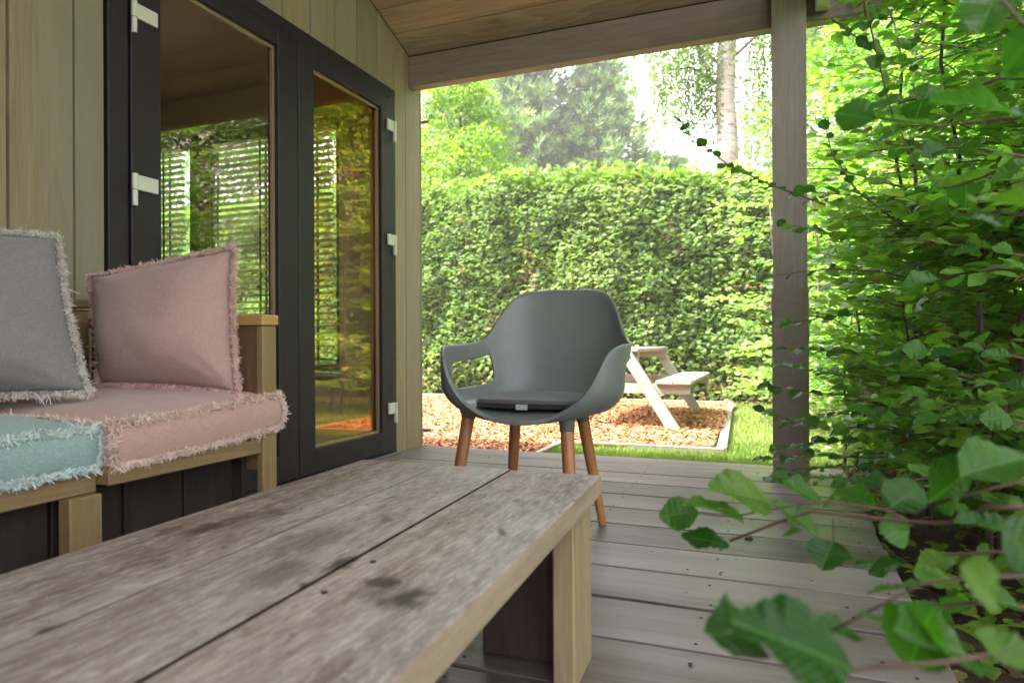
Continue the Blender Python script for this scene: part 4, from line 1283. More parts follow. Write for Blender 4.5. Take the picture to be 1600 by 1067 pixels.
# pines
def pine(loc, h, zc, rmax, label, seed, lean=(0,0), n=60, tuft=.46):
    r = random.Random(seed); g2 = np.random.default_rng(seed)
    root = thing('pine_tree', loc, label, 'tree', 'pines behind the hedge')
    B = Vector(loc); tp = [B + Vector((lean[0]*i/8 + .15*mnoise.noise(Vector((seed, i*.5, 1))), lean[1]*i/8, h*i/8)) for i in range(9)]
    MB().tube(tp, [.22*(1-.88*i/8) for i in range(9)], 10).build('trunk', M['pinebark'], root, True)
    lim = MB(); P = []; D = []
    for k in range(n):
        t = k/n; z = zc + (h-zc)*t**1.0
        L = rmax*(1-t)**.72*r.uniform(.65, 1.12) + .25
        for q in range(4):
            a = k*1.1 + q*PI/2 + r.uniform(-.35, .35)
            tt = min(.99, z/h); i0 = min(7, int(tt*8)); st = tp[i0].lerp(tp[i0+1], tt*8-i0)
            e = st + Vector((math.cos(a)*L, math.sin(a)*L, L*(.12 + .3*t) + r.uniform(-.15, .1)))
            m1 = st.lerp(e, .5) + Vector((0, 0, -.06*L))
            lim.tube([st, m1, e], [.045, .03, .01], 4, False)
            for w in range(int(8 + 12*L)):
                u = r.uniform(.3, 1.0)
                c = st.lerp(m1, u*2) if u < .5 else m1.lerp(e, u*2-1)
                sp = .32*L*(1.05-u) + .14
                c = c + Vector((r.gauss(0, sp), r.gauss(0, sp), r.gauss(.05, .10)))
                P.append(list(c)); dd = (c - st).normalized(); D.append([dd.x, dd.y, .35])
    lo = lim.build('limb', M['pinebark'], root, True); lo["kind"] = 'stuff'
    P = np.array(P); D = np.array(D) + g2.normal(size=(len(P), 3))*.35; nn = len(P)
    me = leaves_mesh('crown', P, D, g2.normal(size=(nn, 3))*.4+[0,0,1], g2.uniform(.7, 1.2, nn)*tuft, g2.beta(2, 2, nn), 'tuft', base_of(root))
    stuff_part('crown', me, M['pine'], root)
pine((-10.3, 28.0, GZ), 17.0, 4.6, 2.9, 'tall hazy pine with bare lower trunk, left of the conical pine', 21)
pine((-7.6, 29.5, GZ), 13.6, 2.6, 3.9, 'broad conical pine against the white sky, left of the birch', 22, (.3, 0), 50)
pine((-13.8, 30.0, GZ), 17.5, 3.5, 3.6, 'hazy pine furthest left, mostly behind the young tree', 23)
pine((-4.6, 31.5, GZ), 9.2, 2.0, 2.4, 'low young conifer at the right foot of the conical pine', 24, (0, 0), 34)

# birch with a pale trunk
bi = thing('birch_tree', (-.70, 11.35, GZ), 'birch with thick pale trunk rising above the hedge', 'tree')
btp = [(-.70,11.35,GZ), (-.72,11.33,1.6), (-.715,11.32,2.9), (-.70,11.31,3.8), (-.735,11.30,4.6), (-.70,11.3,5.6), (-.62,11.3,7.0), (-.55,11.3,9.5)]
MB().tube([Vector(btp[i]).lerp(Vector(btp[i+1]), k/6) + Vector((.012*mnoise.noise(Vector((i+k/6, 3, 0))*3), 0, 0)) for i in range(7) for k in range(6)], [ (.205 - .0022*j) * (1 + .05*mnoise.noise(Vector((j*.6, 0, 0)))) for j in range(42)], 22).build('trunk', M['birchbark'], bi, True)
def birch_sprays(root, specs, seed, lsize=.055, mat='birchleaf'):
    r = random.Random(seed); g2 = np.random.default_rng(seed)
    lim = MB(); P = []; D = []
    for (s, e, nh, ln) in specs:
        s = Vector(s); e = Vector(e)
        mid = s.lerp(e, .5) + Vector((0, 0, .18*(e-s).length))
        lim.tube([s, mid, e], [.03, .02, .008], 5, False)
        for i in range(nh):
            u = r.uniform(.25, 1); c = s.lerp(mid, u*2) if u < .5 else mid.lerp(e, u*2-1)
            c = c + Vector((r.gauss(0, .16), r.gauss(0, .2), r.gauss(0, .08)))
            l = ln*r.uniform(.45, 1.2); sway = Vector((r.gauss(0, .12), r.gauss(0, .12), -1)) 
            lim.tube([c, c + sway*l*.5, c + sway*l + Vector((0, 0, 0))], [.004, .003, .0015], 3, False)
            m = int(l/.035)
            for k in range(m):
                q = c + sway*(l*k/m)
                P.append([q.x + r.gauss(0, .03), q.y + r.gauss(0, .03), q.z]); D.append([r.gauss(0, 1), r.gauss(0, 1), -.9])
    lo = lim.build('limb', M['bark_red'], root, True); lo["kind"] = 'stuff'
    P = np.array(P); n = len(P)
    me = leaves_mesh('crown', P, np.array(D), g2.normal(size=(n, 3)), g2.uniform(.7, 1.25, n)*lsize, g2.beta(2, 2, n), 'beech', base_of(root))
    stuff_part('crown', me, M[mat], root)
birch_sprays(bi, [((-.7,11.3,5.0),(-2.0,11.0,5.7),46,1.5), ((-.72,11.3,4.7),(-1.75,10.9,5.0),40,1.1), ((-.7,11.3,5.6),(-1.4,10.8,6.1),40,1.8), ((-.65,11.3,6.2),(.5,11.2,6.9),40,1.8), ((-.6,11.3,5.2),(.4,11.5,5.7),34,1.3), ((-.6,11.3,7.0),(-1.9,11,7.8),40,2.2), ((-.6,11.3,8),(.3,10.7,8.8),40,2.6), ((-.55,11.3,9),(-1.2,11.6,9.8),30,2.4)], 31, .06)

wb = thing('birch_tree', (1.1, 17.5, GZ), 'slender weeping birch with sparse foliage further back, right of the pale trunk', 'tree')
MB().tube([(1.1,17.5,GZ),(1.0,17.5,4),(1.1,17.4,8),(1.0,17.4,12)], [.11,.09,.06,.02], 10).build('trunk', M['birchbark'], wb, True)
birch_sprays(wb, [((1.05,17.5,3+i*.62), (1.05+2.1*math.cos(i*2.4)*(1-i/20), 17.5+1.8*math.sin(i*2.4), 3.9+i*.62), 34, 1.7) for i in range(14)], 32, .075)

# broad leaved trees to the right behind the shrubs
BR = [((1.5, 8.6, GZ), 5.2, (.7, 5.2, 1.3, 1.2), 'young leafy tree just right of the porch post, behind the shrubs', 41, 15000, .08),
      ((3.3, 10.2, GZ), 7.0, (1.0, 7.2, 1.9, 1.6), 'sunlit broadleaf tree behind the shrubs, next right of the young one', 42, 20000, .09),
      ((5.6, 9.4, GZ), 7.4, (1.0, 7.4, 2.1, 1.8), 'leafy tree on the lawn at the right edge of the view', 43, 20000, .09),
      ((4.2, 14.5, GZ), 10.0, (2.4, 10.2, 2.9, 2.4), 'tall broadleaf tree far behind the right hand shrubs', 44, 20000, .11),
      ((8.8, 13.5, GZ), 10.0, (1.5, 10.2, 3.2, 2.6), 'tall dense tree beyond the lawn at far right', 45, 20000, .11),
      ((1.9, 21.5, GZ), 11.0, (2.0, 11.2, 2.9, 2.4), 'tall pale green tree far behind the weeping birch', 46, 16000, .13),
      ((-17.5, 13.5, GZ), 8.0, (1.2, 8.0, 2.8, 2.2), 'round leafy tree beyond the drive, seen through the window', 47, 12000, .12),
      ((-9.0, 12.4, GZ), 6.8, (1.2, 6.9, 2.0, 1.3), 'leafy tree behind the hedge, seen through the wider window', 50, 14000, .11),
      ((-12.6, 12.6, GZ), 7.2, (1.2, 7.3, 2.1, 1.3), 'leafy tree behind the hedge, seen through the window by the mullion', 51, 14000, .11),
      ((9.5, 6.5, GZ), 8.0, (.8, 8.0, 2.6, 2.4), 'broad tree right of the lawn, seen only in the door glass', 48, 14000, .12),
      ((7.0, 3.0, GZ), 6.5, (.6, 6.5, 2.2, 2.2), 'bushy tree right of the shrub row', 49, 12000, .11)]
for (loc, h, cr, lab, sd, nl, ls) in BR:
    clumps_tree('broadleaf_tree', loc, h, cr, M['broad'], M['bark'], lab, 'broadleaf trees beyond the lawn', nl, ls, 'beech', .08, 80, .5, seed=sd)
for (p, q, w, lab) in (((2.08,10.5,GZ), (2.2,10.6,8.5), .05, 'thin pale birch stem between the leafy trees at upper right'), ((3.0,10.7,GZ), (3.25,10.9,8.0), .075, 'second thin birch stem near the right edge')):
    t_ = thing('birch_tree', p, lab, 'tree')
    p_, q_ = Vector(p), Vector(q)
    MB().tube([p_.lerp(q_, i/8) + Vector((.05*mnoise.noise(Vector((i, w*50, 0))), 0, 0)) for i in range(9)], [w*(1-.5*i/8) for i in range(9)], 10).build('trunk', M['birchbark'], t_, True)
    birch_sprays(t_, [(p_.lerp(q_, .6+.05*i), p_.lerp(q_, .6+.05*i) + Vector((math.cos(i*2.2)*1.0, math.sin(i*2.2)*.8, .6)), 16, .9) for i in range(8)], 60+int(w*100), .06)
NEAR_LEAVES=[
 ([-0.0058, 0.8437, 0.4709],[-0.0664, 0.7858, 0.499],0.62,-0.12),
 ([-0.0371, 0.8273, 0.4519],[-0.0941, 0.7705, 0.4836],0.50,-0.12),
 ([-0.0905, 0.8677, 0.4466],[-0.139, 0.8637, 0.4384],0.66,0.32),
 ([-0.0501, 0.8046, 0.4256],[-0.1026, 0.8022, 0.4401],0.42,-0.27),
 ([-0.0058, 0.8405, 0.4716],[0.0459, 0.8303, 0.4501],0.36,-0.34),
 ([0.0064, 0.8842, 0.484],[0.0532, 0.9201, 0.4627],0.45,0.37),
 ([0.0625, 0.8777, 0.4818],[0.1024, 0.8423, 0.4766],0.50,-0.23),
 ([0.117, 0.858, 0.4706],[0.1557, 0.8931, 0.4953],0.62,0.43),
 ([0.1416, 0.7809, 0.4971],[0.1775, 0.7378, 0.547],0.70,0.13),
 ([0.1542, 0.7118, 0.5366],[0.2141, 0.7292, 0.5632],0.60,-0.39),
 ([0.0672, 0.9491, 0.4035],[0.0518, 0.8914, 0.3909],0.95,0.52),
 ([0.1119, 0.8346, 0.4721],[0.1274, 0.8289, 0.4362],0.60,-0.24),
 ([0.1557, 0.7437, 0.4884],[0.2173, 0.7583, 0.4803],0.42,0.46),
 ([0.0064, 0.935, 0.4077],[0.029, 0.9259, 0.4206],0.40,-0.10),
 ([0.1213, 1.0205, 0.3634],[0.0957, 0.9954, 0.3613],0.40,-0.41),
 ([0.1228, 0.7067, 0.4369],[0.0808, 0.7272, 0.416],0.34,-0.55),
 ([0.1269, 0.7398, 0.4299],[0.1668, 0.7873, 0.4255],0.40,-0.26),
 ([0.0417, 0.4472, 0.4639],[-0.022, 0.4195, 0.4973],0.62,-0.19),
 ([-0.0139, 0.4816, 0.4576],[-0.0345, 0.4392, 0.4832],0.60,-0.10),
 ([0.0264, 0.5382, 0.447],[0.0612, 0.5714, 0.4437],0.36,-0.27),
 ([0.1024, 0.5409, 0.4752],[0.0807, 0.5543, 0.4237],0.62,-0.22),
 ([0.0723, 0.5137, 0.4664],[0.135, 0.564, 0.4332],0.50,-0.48),
 ([0.0889, 0.4116, 0.5436],[0.1123, 0.4163, 0.5234],0.70,0.32),
 ([0.1146, 0.4995, 0.4772],[0.1453, 0.4919, 0.4619],0.50,-0.20),
 ([0.1506, 0.586, 0.5251],[0.1878, 0.6079, 0.4851],0.60,-0.55),
 ([0.1063, 0.8565, 0.9101],[0.0667, 0.8761, 0.9271],0.60,0.55),
 ([0.169, 0.8721, 0.8991],[0.1131, 0.8901, 0.9165],0.36,-0.58),
 ([0.1751, 0.5988, 0.8221],[0.1163, 0.6175, 0.8556],0.40,0.33),
 ([0.1393, 0.4604, 0.8348],[0.1261, 0.4828, 0.8187],0.85,0.14),
 ([0.1903, 0.731, 0.9762],[0.1673, 0.6911, 0.9337],0.80,-0.37),
 ([0.1696, 0.8158, 0.7885],[0.2115, 0.7965, 0.7783],0.24,-0.14),
 ([0.1976, 0.6845, 0.7724],[0.1482, 0.6348, 0.7731],0.32,-0.59),
 ([0.08, 0.5541, 0.4501],[0.0553, 0.5342, 0.4657],0.40,0.34),
]
NEAR_TWIGS=[
 ([[0.2345, 0.7582, 0.5057], [0.1878, 0.7641, 0.5004], [0.1784, 0.7846, 0.4866], [0.163, 0.8027, 0.4724], [0.1243, 0.8117, 0.4692], [0.0744, 0.8163, 0.4697], [0.0359, 0.8254, 0.4684], [0.0031, 0.8367, 0.451], [-0.0522, 0.8392, 0.4224]],0.0022),
 ([[0.1261, 0.8232, 0.4679], [0.112, 0.8348, 0.4749], [0.0511, 0.8281, 0.4798], [0.0216, 0.8337, 0.4732], [-0.0448, 0.8249, 0.4562], [-0.0875, 0.8253, 0.4569]],0.0014),
 ([[0.0628, 0.8843, 0.4469], [0.0674, 0.9506, 0.4031]],0.0008),
 ([[0.1385, 0.7635, 0.4976], [0.1713, 0.7442, 0.5167], [0.2271, 0.7338, 0.5404]],0.0018),
 ([[0.1584, 0.5136, 0.4743], [0.1266, 0.4939, 0.4675], [0.0957, 0.4746, 0.4657], [0.0416, 0.4463, 0.4643]],0.0016),
 ([[0.17, 0.5503, 0.5017], [0.1308, 0.5528, 0.4961], [0.0968, 0.5574, 0.4849], [0.0379, 0.5523, 0.4445]],0.0012),
 ([[0.2288, 0.734, 0.8661], [0.2248, 0.7861, 0.8759], [0.1582, 0.8137, 0.8823], [0.1011, 0.845, 0.9093]],0.0014),
 ([[0.1604, 0.5138, 0.8602], [0.1767, 0.6168, 0.8984], [0.1841, 0.7163, 0.9703]],0.0014),
 ([[0.2093, 0.6728, 0.7572], [0.1935, 0.7471, 0.7797], [0.1702, 0.8185, 0.7889]],0.0011),
]
MID_TWIGS=[
 ([[0.284, 2.58, 1.847], [0.322, 2.553, 1.622], [0.36, 2.525, 1.415], [0.405, 2.5, 1.278], [0.466, 2.481, 1.175], [0.507, 2.454, 1.083]],0.062,0.1),
 ([[0.507, 2.454, 1.083], [0.364, 2.469, 1.107], [0.236, 2.491, 1.143], [0.121, 2.517, 1.169]],0.06,0.06),
 ([[0.169, 2.644, 1.145], [-0.018, 2.597, 1.225], [-0.155, 2.57, 1.3], [-0.264, 2.554, 1.399], [-0.33, 2.555, 1.478]],0.05,0.055),
 ([[0.426, 2.637, 1.036], [0.268, 2.611, 1.176], [0.188, 2.615, 1.319], [0.17, 2.644, 1.42]],0.05,0.06),
 ([[0.588, 2.701, 0.827], [0.351, 2.662, 0.899], [0.189, 2.652, 0.917], [0.001, 2.632, 0.9], [-0.096, 2.647, 0.891]],0.05,0.11),
 ([[0.399, 2.735, 0.413], [0.257, 2.751, 0.458], [0.109, 2.764, 0.468], [-0.028, 2.782, 0.484]],0.062,0.06),
 ([[0.5, 2.667, 0.339], [0.292, 2.693, 0.349], [0.089, 2.721, 0.345], [-0.047, 2.775, 0.395]],0.062,0.05),
 ([[0.483, 2.768, 0.248], [0.322, 2.776, 0.23], [0.173, 2.79, 0.227], [-0.053, 2.773, 0.207]],0.06,0.05),
 ([[0.505, 2.884, 0.592], [0.31, 2.843, 0.605], [0.177, 2.827, 0.622], [0.03, 2.805, 0.63]],0.055,0.055),
 ([[0.518, 1.814, 1.068], [0.43, 1.851, 1.109], [0.333, 1.884, 1.126], [0.256, 1.926, 1.157]],0.06,0.055),
 ([[0.519, 1.814, 1.283], [0.479, 1.941, 1.362], [0.408, 2.057, 1.436], [0.321, 2.166, 1.514]],0.062,0.06),
 ([[0.552, 1.935, 0.859], [0.466, 2.008, 0.897], [0.365, 2.077, 0.92], [0.284, 2.152, 0.917]],0.06,0.06),
 ([[0.55, 1.935, 0.616], [0.464, 2.008, 0.638], [0.364, 2.076, 0.629], [0.266, 2.145, 0.609]],0.062,0.055),
 ([[0.515, 1.814, 0.475], [0.445, 1.929, 0.475], [0.341, 2.032, 0.453], [0.232, 2.132, 0.465]],0.062,0.05),
 ([[0.193, 2.652, 1.808], [0.27, 2.611, 1.709], [0.383, 2.584, 1.592], [0.469, 2.546, 1.543]],0.06,0.07),
 ([[0.36, 1.162, 0.466], [0.29, 1.188, 0.466], [0.211, 1.211, 0.444], [0.114, 1.227, 0.411]],0.062,0.06),
 ([[0.321, 1.039, 0.381], [0.276, 1.076, 0.376], [0.216, 1.106, 0.356], [0.165, 1.139, 0.328]],0.06,0.06),
 ([[0.283, 0.917, 0.353], [0.24, 0.936, 0.355], [0.192, 0.953, 0.338], [0.155, 0.974, 0.313]],0.055,0.06),
 ([[0.362, 1.162, 1.032], [0.321, 1.235, 1.06], [0.268, 1.304, 1.066], [0.202, 1.368, 1.085]],0.06,0.06),
 ([[0.381, 1.223, 0.927], [0.34, 1.279, 0.933], [0.291, 1.331, 0.92], [0.244, 1.384, 0.925]],0.06,0.06),
 ([[0.456, 1.468, 0.775], [0.392, 1.514, 0.794], [0.329, 1.561, 0.789], [0.271, 1.61, 0.769]],0.06,0.06),
 ([[0.455, 1.468, 0.569], [0.407, 1.538, 0.576], [0.336, 1.6, 0.558], [0.267, 1.662, 0.538]],0.06,0.055),
 ([[0.478, 2.981, 0.355], [0.357, 3.077, 0.379], [0.222, 3.167, 0.352], [0.073, 3.252, 0.31]],0.06,0.045),
 ([[0.478, 2.981, 0.268], [0.329, 3.03, 0.267], [0.192, 3.084, 0.24], [0.006, 3.118, 0.198]],0.06,0.045),
 ([[0.381, 2.621, 0.215], [0.27, 2.685, 0.212], [0.148, 2.744, 0.19], [0.028, 2.804, 0.159]],0.055,0.05),
 ([[0.466, 3.191, 0.478], [0.328, 3.244, 0.5], [0.18, 3.294, 0.524], [-0.033, 3.317, 0.55]],0.06,0.05),
 ([[0.48, 2.981, 0.739], [0.331, 3.03, 0.768], [0.194, 3.084, 0.76], [0.06, 3.139, 0.736]],0.06,0.05),
 ([[0.452, 3.077, 1.05], [0.295, 3.123, 1.093], [0.178, 3.184, 1.136], [0.038, 3.237, 1.182]],0.06,0.055),
 ([[0.372, 1.973, 0.29], [0.234, 2.026, 0.286], [0.13, 2.092, 0.275], [0.003, 2.15, 0.25]],0.06,0.05),
]
STEMS=[
 ([[0.662, 2.677, 0.105], [0.643, 2.65, 0.301], [0.644, 2.63, 0.431], [0.628, 2.603, 0.6], [0.614, 2.577, 0.766], [0.613, 2.556, 0.892], [0.618, 2.538, 0.943], [0.552, 2.492, 1.024], [0.507, 2.454, 1.083]],0.01),
 ([[0.611, 2.549, 0.877], [0.65, 2.51, 0.962], [0.707, 2.479, 1.013], [0.797, 2.46, 1.099]],0.008),
 ([[0.835, 3.014, 0.043], [0.79, 2.953, 0.217], [0.771, 2.902, 0.409], [0.776, 2.861, 0.594], [0.806, 2.83, 0.773], [0.895, 2.821, 0.99]],0.011),
 ([[0.748, 3.41, -0.358], [0.743, 3.435, -0.144], [0.777, 3.474, 0.186], [0.775, 3.5, 0.465], [0.772, 3.525, 0.749], [0.743, 3.54, 1.096], [0.783, 3.582, 1.477], [0.71, 3.58, 1.924], [0.746, 3.62, 2.347]],0.012),
 ([[0.66, 3.912, -0.079], [0.676, 3.933, 0.178], [0.692, 3.955, 0.437], [0.66, 3.957, 0.764], [0.677, 3.979, 1.094], [0.584, 3.957, 1.592], [0.62, 3.985, 2.093], [0.531, 3.966, 2.566]],0.011),
 ([[0.611, 2.067, -0.1], [0.622, 2.25, 0.004], [0.624, 2.43, 0.023], [0.686, 2.633, 0.096]],0.012),
]

# ================================================================== BEECH SHRUBS ALONG THE DECK
def allowed(P):
    x, y, z = P[:, 0], P[:, 1], P[:, 2]
    lim = np.where(y < 3.7, .30 + np.clip(2.6 - y, 0, 3)*.30, .16)
    lim = lim - np.clip(z-.25, 0, .5)*.34*(y > 1.9) - np.clip(z-1.2, 0, 1)*.10
    ok = (x > lim) & (np.sqrt(x**2 + y**2 + (z-.66)**2) > 1.35)
    ok &= ~((z > zt2_np(y) - .05) & (x < .7) & (y < 4.05))
    ok &= ~((x > -.03) & (x < .165) & (y > 3.58) & (y < 3.71))
    return ok
def zt2_np(y): return 2.453 + .353*(3.692-y)

def shrub(base, stems, label, seed, nbr=26, blen=(.45, 1.0), lsize=.066, twlen=.30, clip=True, mat='beech', z_lo=.0, dens=1.0, group='beech shrubs along the deck'):
    r = random.Random(seed); g2 = np.random.default_rng(seed)
    root = thing('beech_shrub', base, label, 'shrub', group)
    P = []; D = []; N = []; tw = MB()
    for si, (pts, rad) in enumerate(stems):
        pts = [Vector(p) for p in pts]; n = len(pts)
        MB().tube(pts, [rad*(1.15-.6*i/(n-1)) for i in range(n)], 8).build('stem', M['bark'], root, True)
        seg = [0]
        for a, b in zip(pts[:-1], pts[1:]): seg.append(seg[-1]+(b-a).length)
        for k in range(nbr):
            t = r.uniform(.08, 1.0)*seg[-1]
            i = max(j for j in range(n-1) if seg[j] <= t)
            s = pts[i].lerp(pts[i+1], (t-seg[i])/max(1e-6, seg[i+1]-seg[i]))
            if s.z < z_lo: continue
            a = r.uniform(0, 2*PI)
            L = r.uniform(*blen)*(1.05 - .45*t/seg[-1])
            dirv = Vector((math.cos(a), math.sin(a), r.uniform(-.02, .35))).normalized()
            e = s + dirv*L + Vector((0, 0, -.10*L)); m = s.lerp(e, .5) + Vector((0, 0, .07*L))
            if clip:
                pp = np.array([list(s.lerp(e, .6)), list(e)])
                okk = allowed(pp)
                if not okk.all(): continue
            perp = dirv.cross(Vector((0, 0, 1))).normalized()
            up = perp.cross(dirv).normalized()
            tw.tube([s, m, e], [.0045, .003, .0012], 4, False)
            m_t = max(2, int(L/.085))
            for q in range(m_t):
                u = .22 + .78*q/m_t
                c = s.lerp(m, u*2) if u < .5 else m.lerp(e, u*2-1)
                sd = 1 if q % 2 else -1
                td = (dirv*.75 + perp*sd*r.uniform(.55, 1.0) + up*r.uniform(-.12, .15)).normalized()
                tl = twlen*r.uniform(.5, 1.15)*(1.15-.6*u)
                ce = c + td*tl
                if clip and not allowed(np.array([list(ce)]))[0]: continue
                tw.tube([c, ce], [.0016, .0007], 3, False)
                nl = max(2, int(tl/.036*dens)); tp = td.cross(up).normalized()
                for w in range(nl):
                    uu = (w+.6)/nl; s2 = 1 if w % 2 else -1
                    P.append(c + td*tl*uu)
                    dd = td*.75 + tp*s2*r.uniform(.5, 1.0) + up*r.gauss(-.16, .28)
                    D.append(dd if w < nl-1 else td)
                    N.append(up + Vector((r.gauss(-.38, .5), r.gauss(-.48, .5), 0)))
    P = np.array([list(v) for v in P]); D = np.array([list(v) for v in D]); N = np.array([list(v) for v in N])
    if clip:
        ok = allowed(P) & allowed(P + norm(D)*.06); P, D, N = P[ok], D[ok], N[ok]
    n = len(P)
    to = tw.build('twig', M['bark_red'], root); to["kind"] = 'stuff'
    S = g2.uniform(.7, 1.18, n)*lsize
    T = np.clip(g2.beta(2, 2, n)*.85 + .06, .055, .97)
    T[g2.random(n) < .004] = .01; T[g2.random(n) < .03] = .97
    stuff_part('foliage', leaves_mesh('foliage', P, D, N, S, T, 'beech', base_of(root)), M[mat], root)
    return root, n

def stem_path(x, y, h, lx, ly, seed, n=8):
    return [(x + lx*i/(n-1) + .06*mnoise.noise(Vector((seed, i*.6, 0))), y + ly*i/(n-1) + .06*mnoise.noise(Vector((seed, i*.6, 7))), GZ + h*i/(n-1)) for i in range(n)]
ST = [([tuple(p) for p in s[0]], s[1]) for s in STEMS]
ST[0][0].insert(0, (.67, 2.70, GZ)); ST[2][0].insert(0, (.85, 3.03, GZ)); ST[3][0][0] = (.76, 3.45, GZ); ST[4][0].insert(0, (.66, 3.9, GZ))
near, n1 = shrub((.67, 2.70, GZ), [ST[0], ST[1], (stem_path(.70, 2.75, 2.9, .25, -.25, 3), .011), (stem_path(.80, 2.6, 2.6, .5, -.2, 4), .010)], 'nearest beech shrub with forked red brown stem, overhanging the deck', 71, 40, (.35, .85), dens=1.2)
tot = n1
rows_ = [((.85, 3.03, GZ), [ST[2], (stem_path(.9, 3.0, 3.3, .3, .1, 6), .012), (stem_path(1.05, 3.1, 3.0, -.1, .2, 7), .010)], 'beech shrub with slim leaning stems, second along the deck'),
         ((.76, 3.45, GZ), [ST[3], ST[4], (stem_path(.95, 3.7, 3.6, .1, .2, 8), .013)], 'beech shrub with straight stems, third along the deck'),
         ((.85, 4.5, GZ), [(stem_path(.75, 4.4, 3.4, .0, .0, 9), .013), (stem_path(1.0, 4.7, 3.6, .2, .1, 10), .012), (stem_path(1.25, 4.3, 3.2, .2, -.1, 11), .012)], 'beech shrub past the porch post, on the lawn edge'),
         ((1.5, 3.4, GZ), [(stem_path(1.4, 3.2, 3.4, .2, -.1, 12), .013), (stem_path(1.6, 3.7, 3.2, .2, .1, 13), .012), (stem_path(1.75, 3.0, 3.2, .2, .1, 14), .012)], 'beech shrub in the second row behind the forked stem'),
         ((1.6, 5.1, GZ), [(stem_path(1.5, 5.0, 3.6, .1, -.1, 15), .013), (stem_path(1.9, 5.4, 3.4, .2, .1, 16), .012)], 'beech shrub furthest from the deck in the second row')]
for i, (b, st, lab) in enumerate(rows_):
    _, n_ = shrub(b, st, lab, 80+i, 42, (.45, 1.05), .068, .34, dens=1.1); tot += n_
for i, (b, lab, hh) in enumerate((((.62, 4.25, GZ), 'low bushy beech shrub just right of the porch post foot', 1.5), ((.75, 3.3, GZ), 'low beech shrub filling the gap under the taller stems by the deck', 1.1), ((.33, 4.75, GZ), 'small leafy beech shoot on the lawn just behind the porch post', 1.0), ((.62, 5.25, GZ), 'small rounded beech shrub on the lawn behind the low bushy one', 1.2), ((1.25, 5.6, GZ), 'low beech shrub on the lawn edge behind the post', 1.7), ((1.2, 3.9, GZ), 'low beech shrub in the middle of the bed', 1.5))):
    _, n_ = shrub(b, [(stem_path(b[0]+dx, b[1]+dy, hh, dx*.8, dy*.8, 140+i*5+j), .009) for j, (dx, dy) in enumerate(((-.12, .1), (.15, .15), (.05, -.15), (.3, 0)))], lab, 150+i, 26, (.3, .75), .062, .28, True, 'beech', -.08); tot += n_
_, n_ = shrub((1.45, 2.0, GZ), [(stem_path(1.35, 1.95, 2.8, .2, .1, 21), .012), (stem_path(1.6, 2.3, 2.8, .2, .1, 22), .012)], 'beech shrub at the right edge beside the forked stem', 90, 28, (.4, .9)); tot += n_
for i, (b, lab) in enumerate((((1.35, .55, GZ), 'beech shrub just outside the right edge, level with the table'), ((1.3, -.6, GZ), 'beech shrub beside the rear deck, outside the view'), ((1.3, -1.8, GZ), 'rearmost beech shrub beside the deck, outside the view'))):
    _, n_ = shrub(b, [(stem_path(b[0]-.1, b[1], 2.8, .0, .05, 61+i), .012), (stem_path(b[0]+.2, b[1]+.3, 2.8, .1, .1, 65+i), .012), (stem_path(b[0], b[1]-.3, 2.8, .1, -.1, 69+i), .012)], lab, 120+i, 24, (.4, .8), .075, .3); tot += n_
# bright beech foliage on the lawn behind the post
_, n_ = shrub((.55, 6.7, GZ), [(stem_path(.45, 6.6, 2.9, -.2, .0, 31), .014), (stem_path(.8, 6.9, 3.3, .0, .1, 32), .014), (stem_path(.1, 7.2, 2.2, -.15, .1, 33), .012), (stem_path(.7, 6.2, 2.4, .1, -.2, 34), .012)], 'sunlit beech shrub on the lawn left of and behind the porch post', 95, 30, (.5, 1.0), .068, .34, False, 'beech'); tot += n_
print('beech leaves', tot)

# individually built leaves on the foreground and mid twigs
def leaf_mesh(seed, wr):
    """one beech leaf, unit length along +X, wavy margin, folded midrib and vein ribs"""
    r = random.Random(seed); nu, nv = 26, 4
    V = []; F = []
    bend = r.uniform(-.30, .04); fold = r.uniform(.05, .30); tw_ = r.uniform(-.7, .7)
    for i in range(nu+1):
        u = i/nu
        hw = wr*.5*(math.sin(PI*u**.86)**.78)*(1.02 if 0 < i < nu else 0) 
        for j in range(-nv, nv+1):
            s = j/nv
            edge = abs(s)
            wv = 1 + (.045*math.sin(u*2*PI*8.0 + s*.6) + .03*math.sin(u*17+seed*3+s))*(edge**3)*(1 if 1 < i < nu-1 else 0)
            y = hw*s*wv
            x = u + (.03*edge if 0 < i < nu else 0) 
            z = bend*u*u + fold*abs(y)*1.4 + .018*math.sin(u*13*PI)*edge*(1-abs(2*u-1)**3) + .035*math.sin(u*11+seed+s)*edge
            a = tw_*u
            V.append((x, y*math.cos(a) - z*math.sin(a)*.4, z*math.cos(a) + y*math.sin(a)))
    k = 2*nv+1
    for i in range(nu):
        for j in range(2*nv):
            F.append((i*k+j, (i+1)*k+j, (i+1)*k+j+1, i*k+j+1))
    me = bpy.data.meshes.new('leaf'); me.from_pydata(V, [], F); me.polygons.foreach_set("use_smooth", [True]*len(F)); me.update()
    return me
LM = {}
def get_leaf(wr, var):
    key = (round(wr*5)/5 if wr > .5 else round(wr*10)/10, var)
    if key not in LM: LM[key] = leaf_mesh(var*7+int(key[0]*10), key[0]*1.05)
    return LM[key]
nb = base_of(near)
def put_leaf(b, d, nrm, L, wr):
    d = Vector(d).normalized(); nrm = Vector(nrm)
    by = nrm.cross(d).normalized(); nz = d.cross(by).normalized()
    o = link('leaf', get_leaf(wr, rnd.randrange(7)), M['beech_big'], near)
    o.matrix_local = Matrix(((d.x*L, by.x*L, nz.x*L, b[0]-nb.x), (d.y*L, by.y*L, nz.y*L, b[1]-nb.y), (d.z*L, by.z*L, nz.z*L, b[2]-nb.z), (0, 0, 0, 1)))
    return o
camp = Vector((0, 0, .66))
